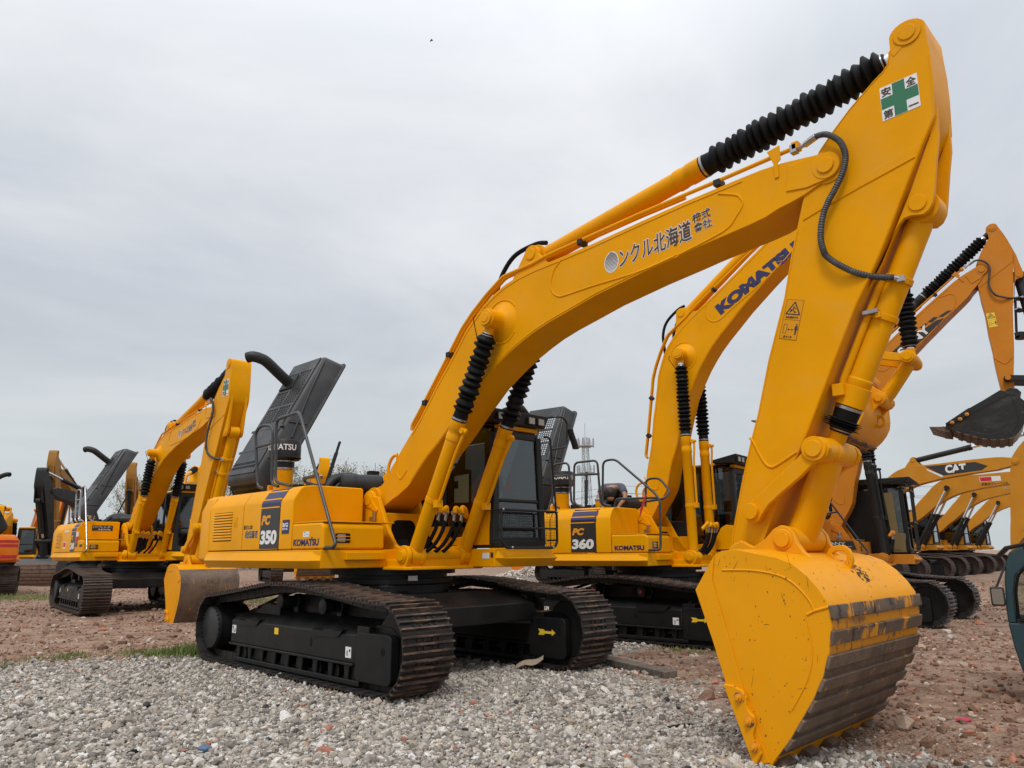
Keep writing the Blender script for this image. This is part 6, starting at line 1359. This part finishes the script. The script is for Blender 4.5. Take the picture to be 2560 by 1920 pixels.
# ------------------------------------------------------------------ teal cab at the right edge
def teal_truck():
    r_ = empty('cargo_tricycle', (6.49, 2.72, onz(6.49, 2.72)), R(-170)); tag(r_, 'dull teal cab of a small cargo vehicle cut by the right edge, with black mirror', 'vehicle')
    fr = [(-.105, .226), (-.055, .33), (-.02, .53), (0, .74), (-.004, .91), (-.022, 1.13), (-.05, 1.28), (-.09, 1.38), (-.20, 1.435), (-.5, 1.46), (-1.05, 1.46), (-1.15, 1.40), (-1.2, 1.2), (-1.2, .226)]
    def body():
        b = MB()
        for y in (.58, -.58):     # side frame round the window opening
            s_ = 1 if y > 0 else -1; y0, y1 = y, y-s_*.05
            b.prism([(-.105, .226), (-.055, .33), (-.02, .53), (0, .74), (-1.2, .74), (-1.2, .226)], y0, y1)
            b.prism([(0, .74), (-.004, .91), (-.022, 1.13), (-.05, 1.28), (-.09, 1.38), (-.20, 1.435), (-.25, 1.30), (-.115, 1.18), (-.075, 1.0), (-.065, .74)], y0, y1)
            b.prism([(-.20, 1.435), (-.5, 1.46), (-1.05, 1.46), (-1.15, 1.40), (-1.2, 1.2), (-1.2, .74), (-1.1, .74), (-1.1, 1.30), (-.25, 1.30)], y0, y1)
        pts = fr[:9]
        for (a, c), (a2, c2) in zip(pts[:3], pts[1:4]): b.loft([[(a, -.53, c), (a, .53, c), (a-.03, .53, c), (a-.03, -.53, c)], [(a2, -.53, c2), (a2, .53, c2), (a2-.03, .53, c2), (a2-.03, -.53, c2)]])
        b.box(-1.1, -.2, -.53, .53, 1.42, 1.455); b.box(-1.2, -1.15, -.53, .53, .23, .74); b.box(-1.2, -.1, -.53, .53, .20, .26)
        return b
    bd = part(r_, 'cab', body, TEAL, bevel=.02, seg=3)
    part(bd, 'door_panel', lambda: MB().prism(rrect(-1.08, -.13, .29, .70, .05), .575, .592), TEAL, bevel=.01)
    part(bd, 'window_seal', lambda: MB().tube(fillet([(-.09, .584, .78), (-.095, .584, 1.02), (-.135, .584, 1.18), (-.26, .584, 1.29), (-1.08, .584, 1.29), (-1.08, .584, .76), (-.09, .584, .76)], .05), .013, 8), RUB)
    part(bd, 'side_window', lambda: MB().box(-1.09, -.075, .550, .556, .74, 1.31), GLS2); part(bd, 'side_window', lambda: MB().box(-1.09, -.075, -.556, -.550, .74, 1.31), GLS2)
    part(bd, 'windshield', lambda: MB().loft([[(-.012, -.53, .74), (-.012, .53, .74), (-.018, .53, .74), (-.018, -.53, .74)], [(-.035, -.53, 1.13), (-.035, .53, 1.13), (-.041, .53, 1.13), (-.041, -.53, 1.13)], [(-.10, -.53, 1.37), (-.10, .53, 1.37), (-.106, .53, 1.37), (-.106, -.53, 1.37)]]), GLS2)
    part(bd, 'sun_visor', lambda: MB().loft([[(.03, -.56, 1.345), (.03, .56, 1.345), (.02, .56, 1.32), (.02, -.56, 1.32)], [(-.06, -.58, 1.435), (-.06, .58, 1.435), (-.06, .58, 1.40), (-.06, -.58, 1.40)], [(-.24, -.58, 1.475), (-.24, .58, 1.475), (-.24, .58, 1.45), (-.24, -.58, 1.45)]]), BLK2, bevel=.008)
    m_ = part(r_, 'mirror_arm', lambda: MB().tube(fillet([(-.04, .57, 1.25), (.0, .62, 1.17), (.05, .66, 1.06)], .03), .010, 8), BLK2)
    part(m_, 'rear_mirror', lambda: MB().prism(rrect(-.01, .105, .895, 1.065, .02), .655, .685), BLK2, bevel=.012); part(m_, 'mirror_glass', lambda: MB().prism(rrect(.003, .092, .91, 1.05, .012), .684, .689), mat('mirror_brownish', (.35, .30, .26), .08, .9))
    part(r_, 'fender_tube', lambda: MB().tube([(-.32+.18*math.cos(R(a)), .61, .40+.20*math.sin(R(a))) for a in range(-20, 201, 10)], .028, 10), GREY)
    part(r_, 'seat', lambda: MB().box(-1.05, -.7, -.45, .45, .45, .62).box(-1.12, -1.02, -.45, .45, .6, 1.1), SEATM, bevel=.03)
    part(r_, 'steering_wheel', lambda: MB().tube([(-.45+.05*math.sin(t), .17*math.cos(t), .86+.16*math.sin(t)) for t in np.linspace(0, 6.283, 25)], .012, 8).cyl((-.3, 0, .6), (-.45, 0, .86), .018), BLK2)
    for x, y in ((-.35, 0), (-2.1, .5), (-2.1, -.5)):
        w = part(r_, 'wheel', lambda: MB().lathe((x, y-.07, .24), (x, y+.07, .24), [(0, .15), (.01, .22), (.04, .25), (.10, .25), (.13, .22), (.14, .15)], 28), RUB); part(w, 'rim', lambda: MB().lathe((x, y-.075, .24), (x, y+.075, .24), [(0, .05), (.01, .14), (.14, .14), (.15, .05)], 20), GALV)
    part(r_, 'cargo_bed', lambda: MB().box(-2.7, -1.25, -.6, .6, .45, .52).box(-2.7, -1.25, .57, .6, .5, .85).box(-2.7, -1.25, -.6, -.57, .5, .85).box(-1.28, -1.25, -.57, .57, .5, .85), TEAL, bevel=.01)
teal_truck()
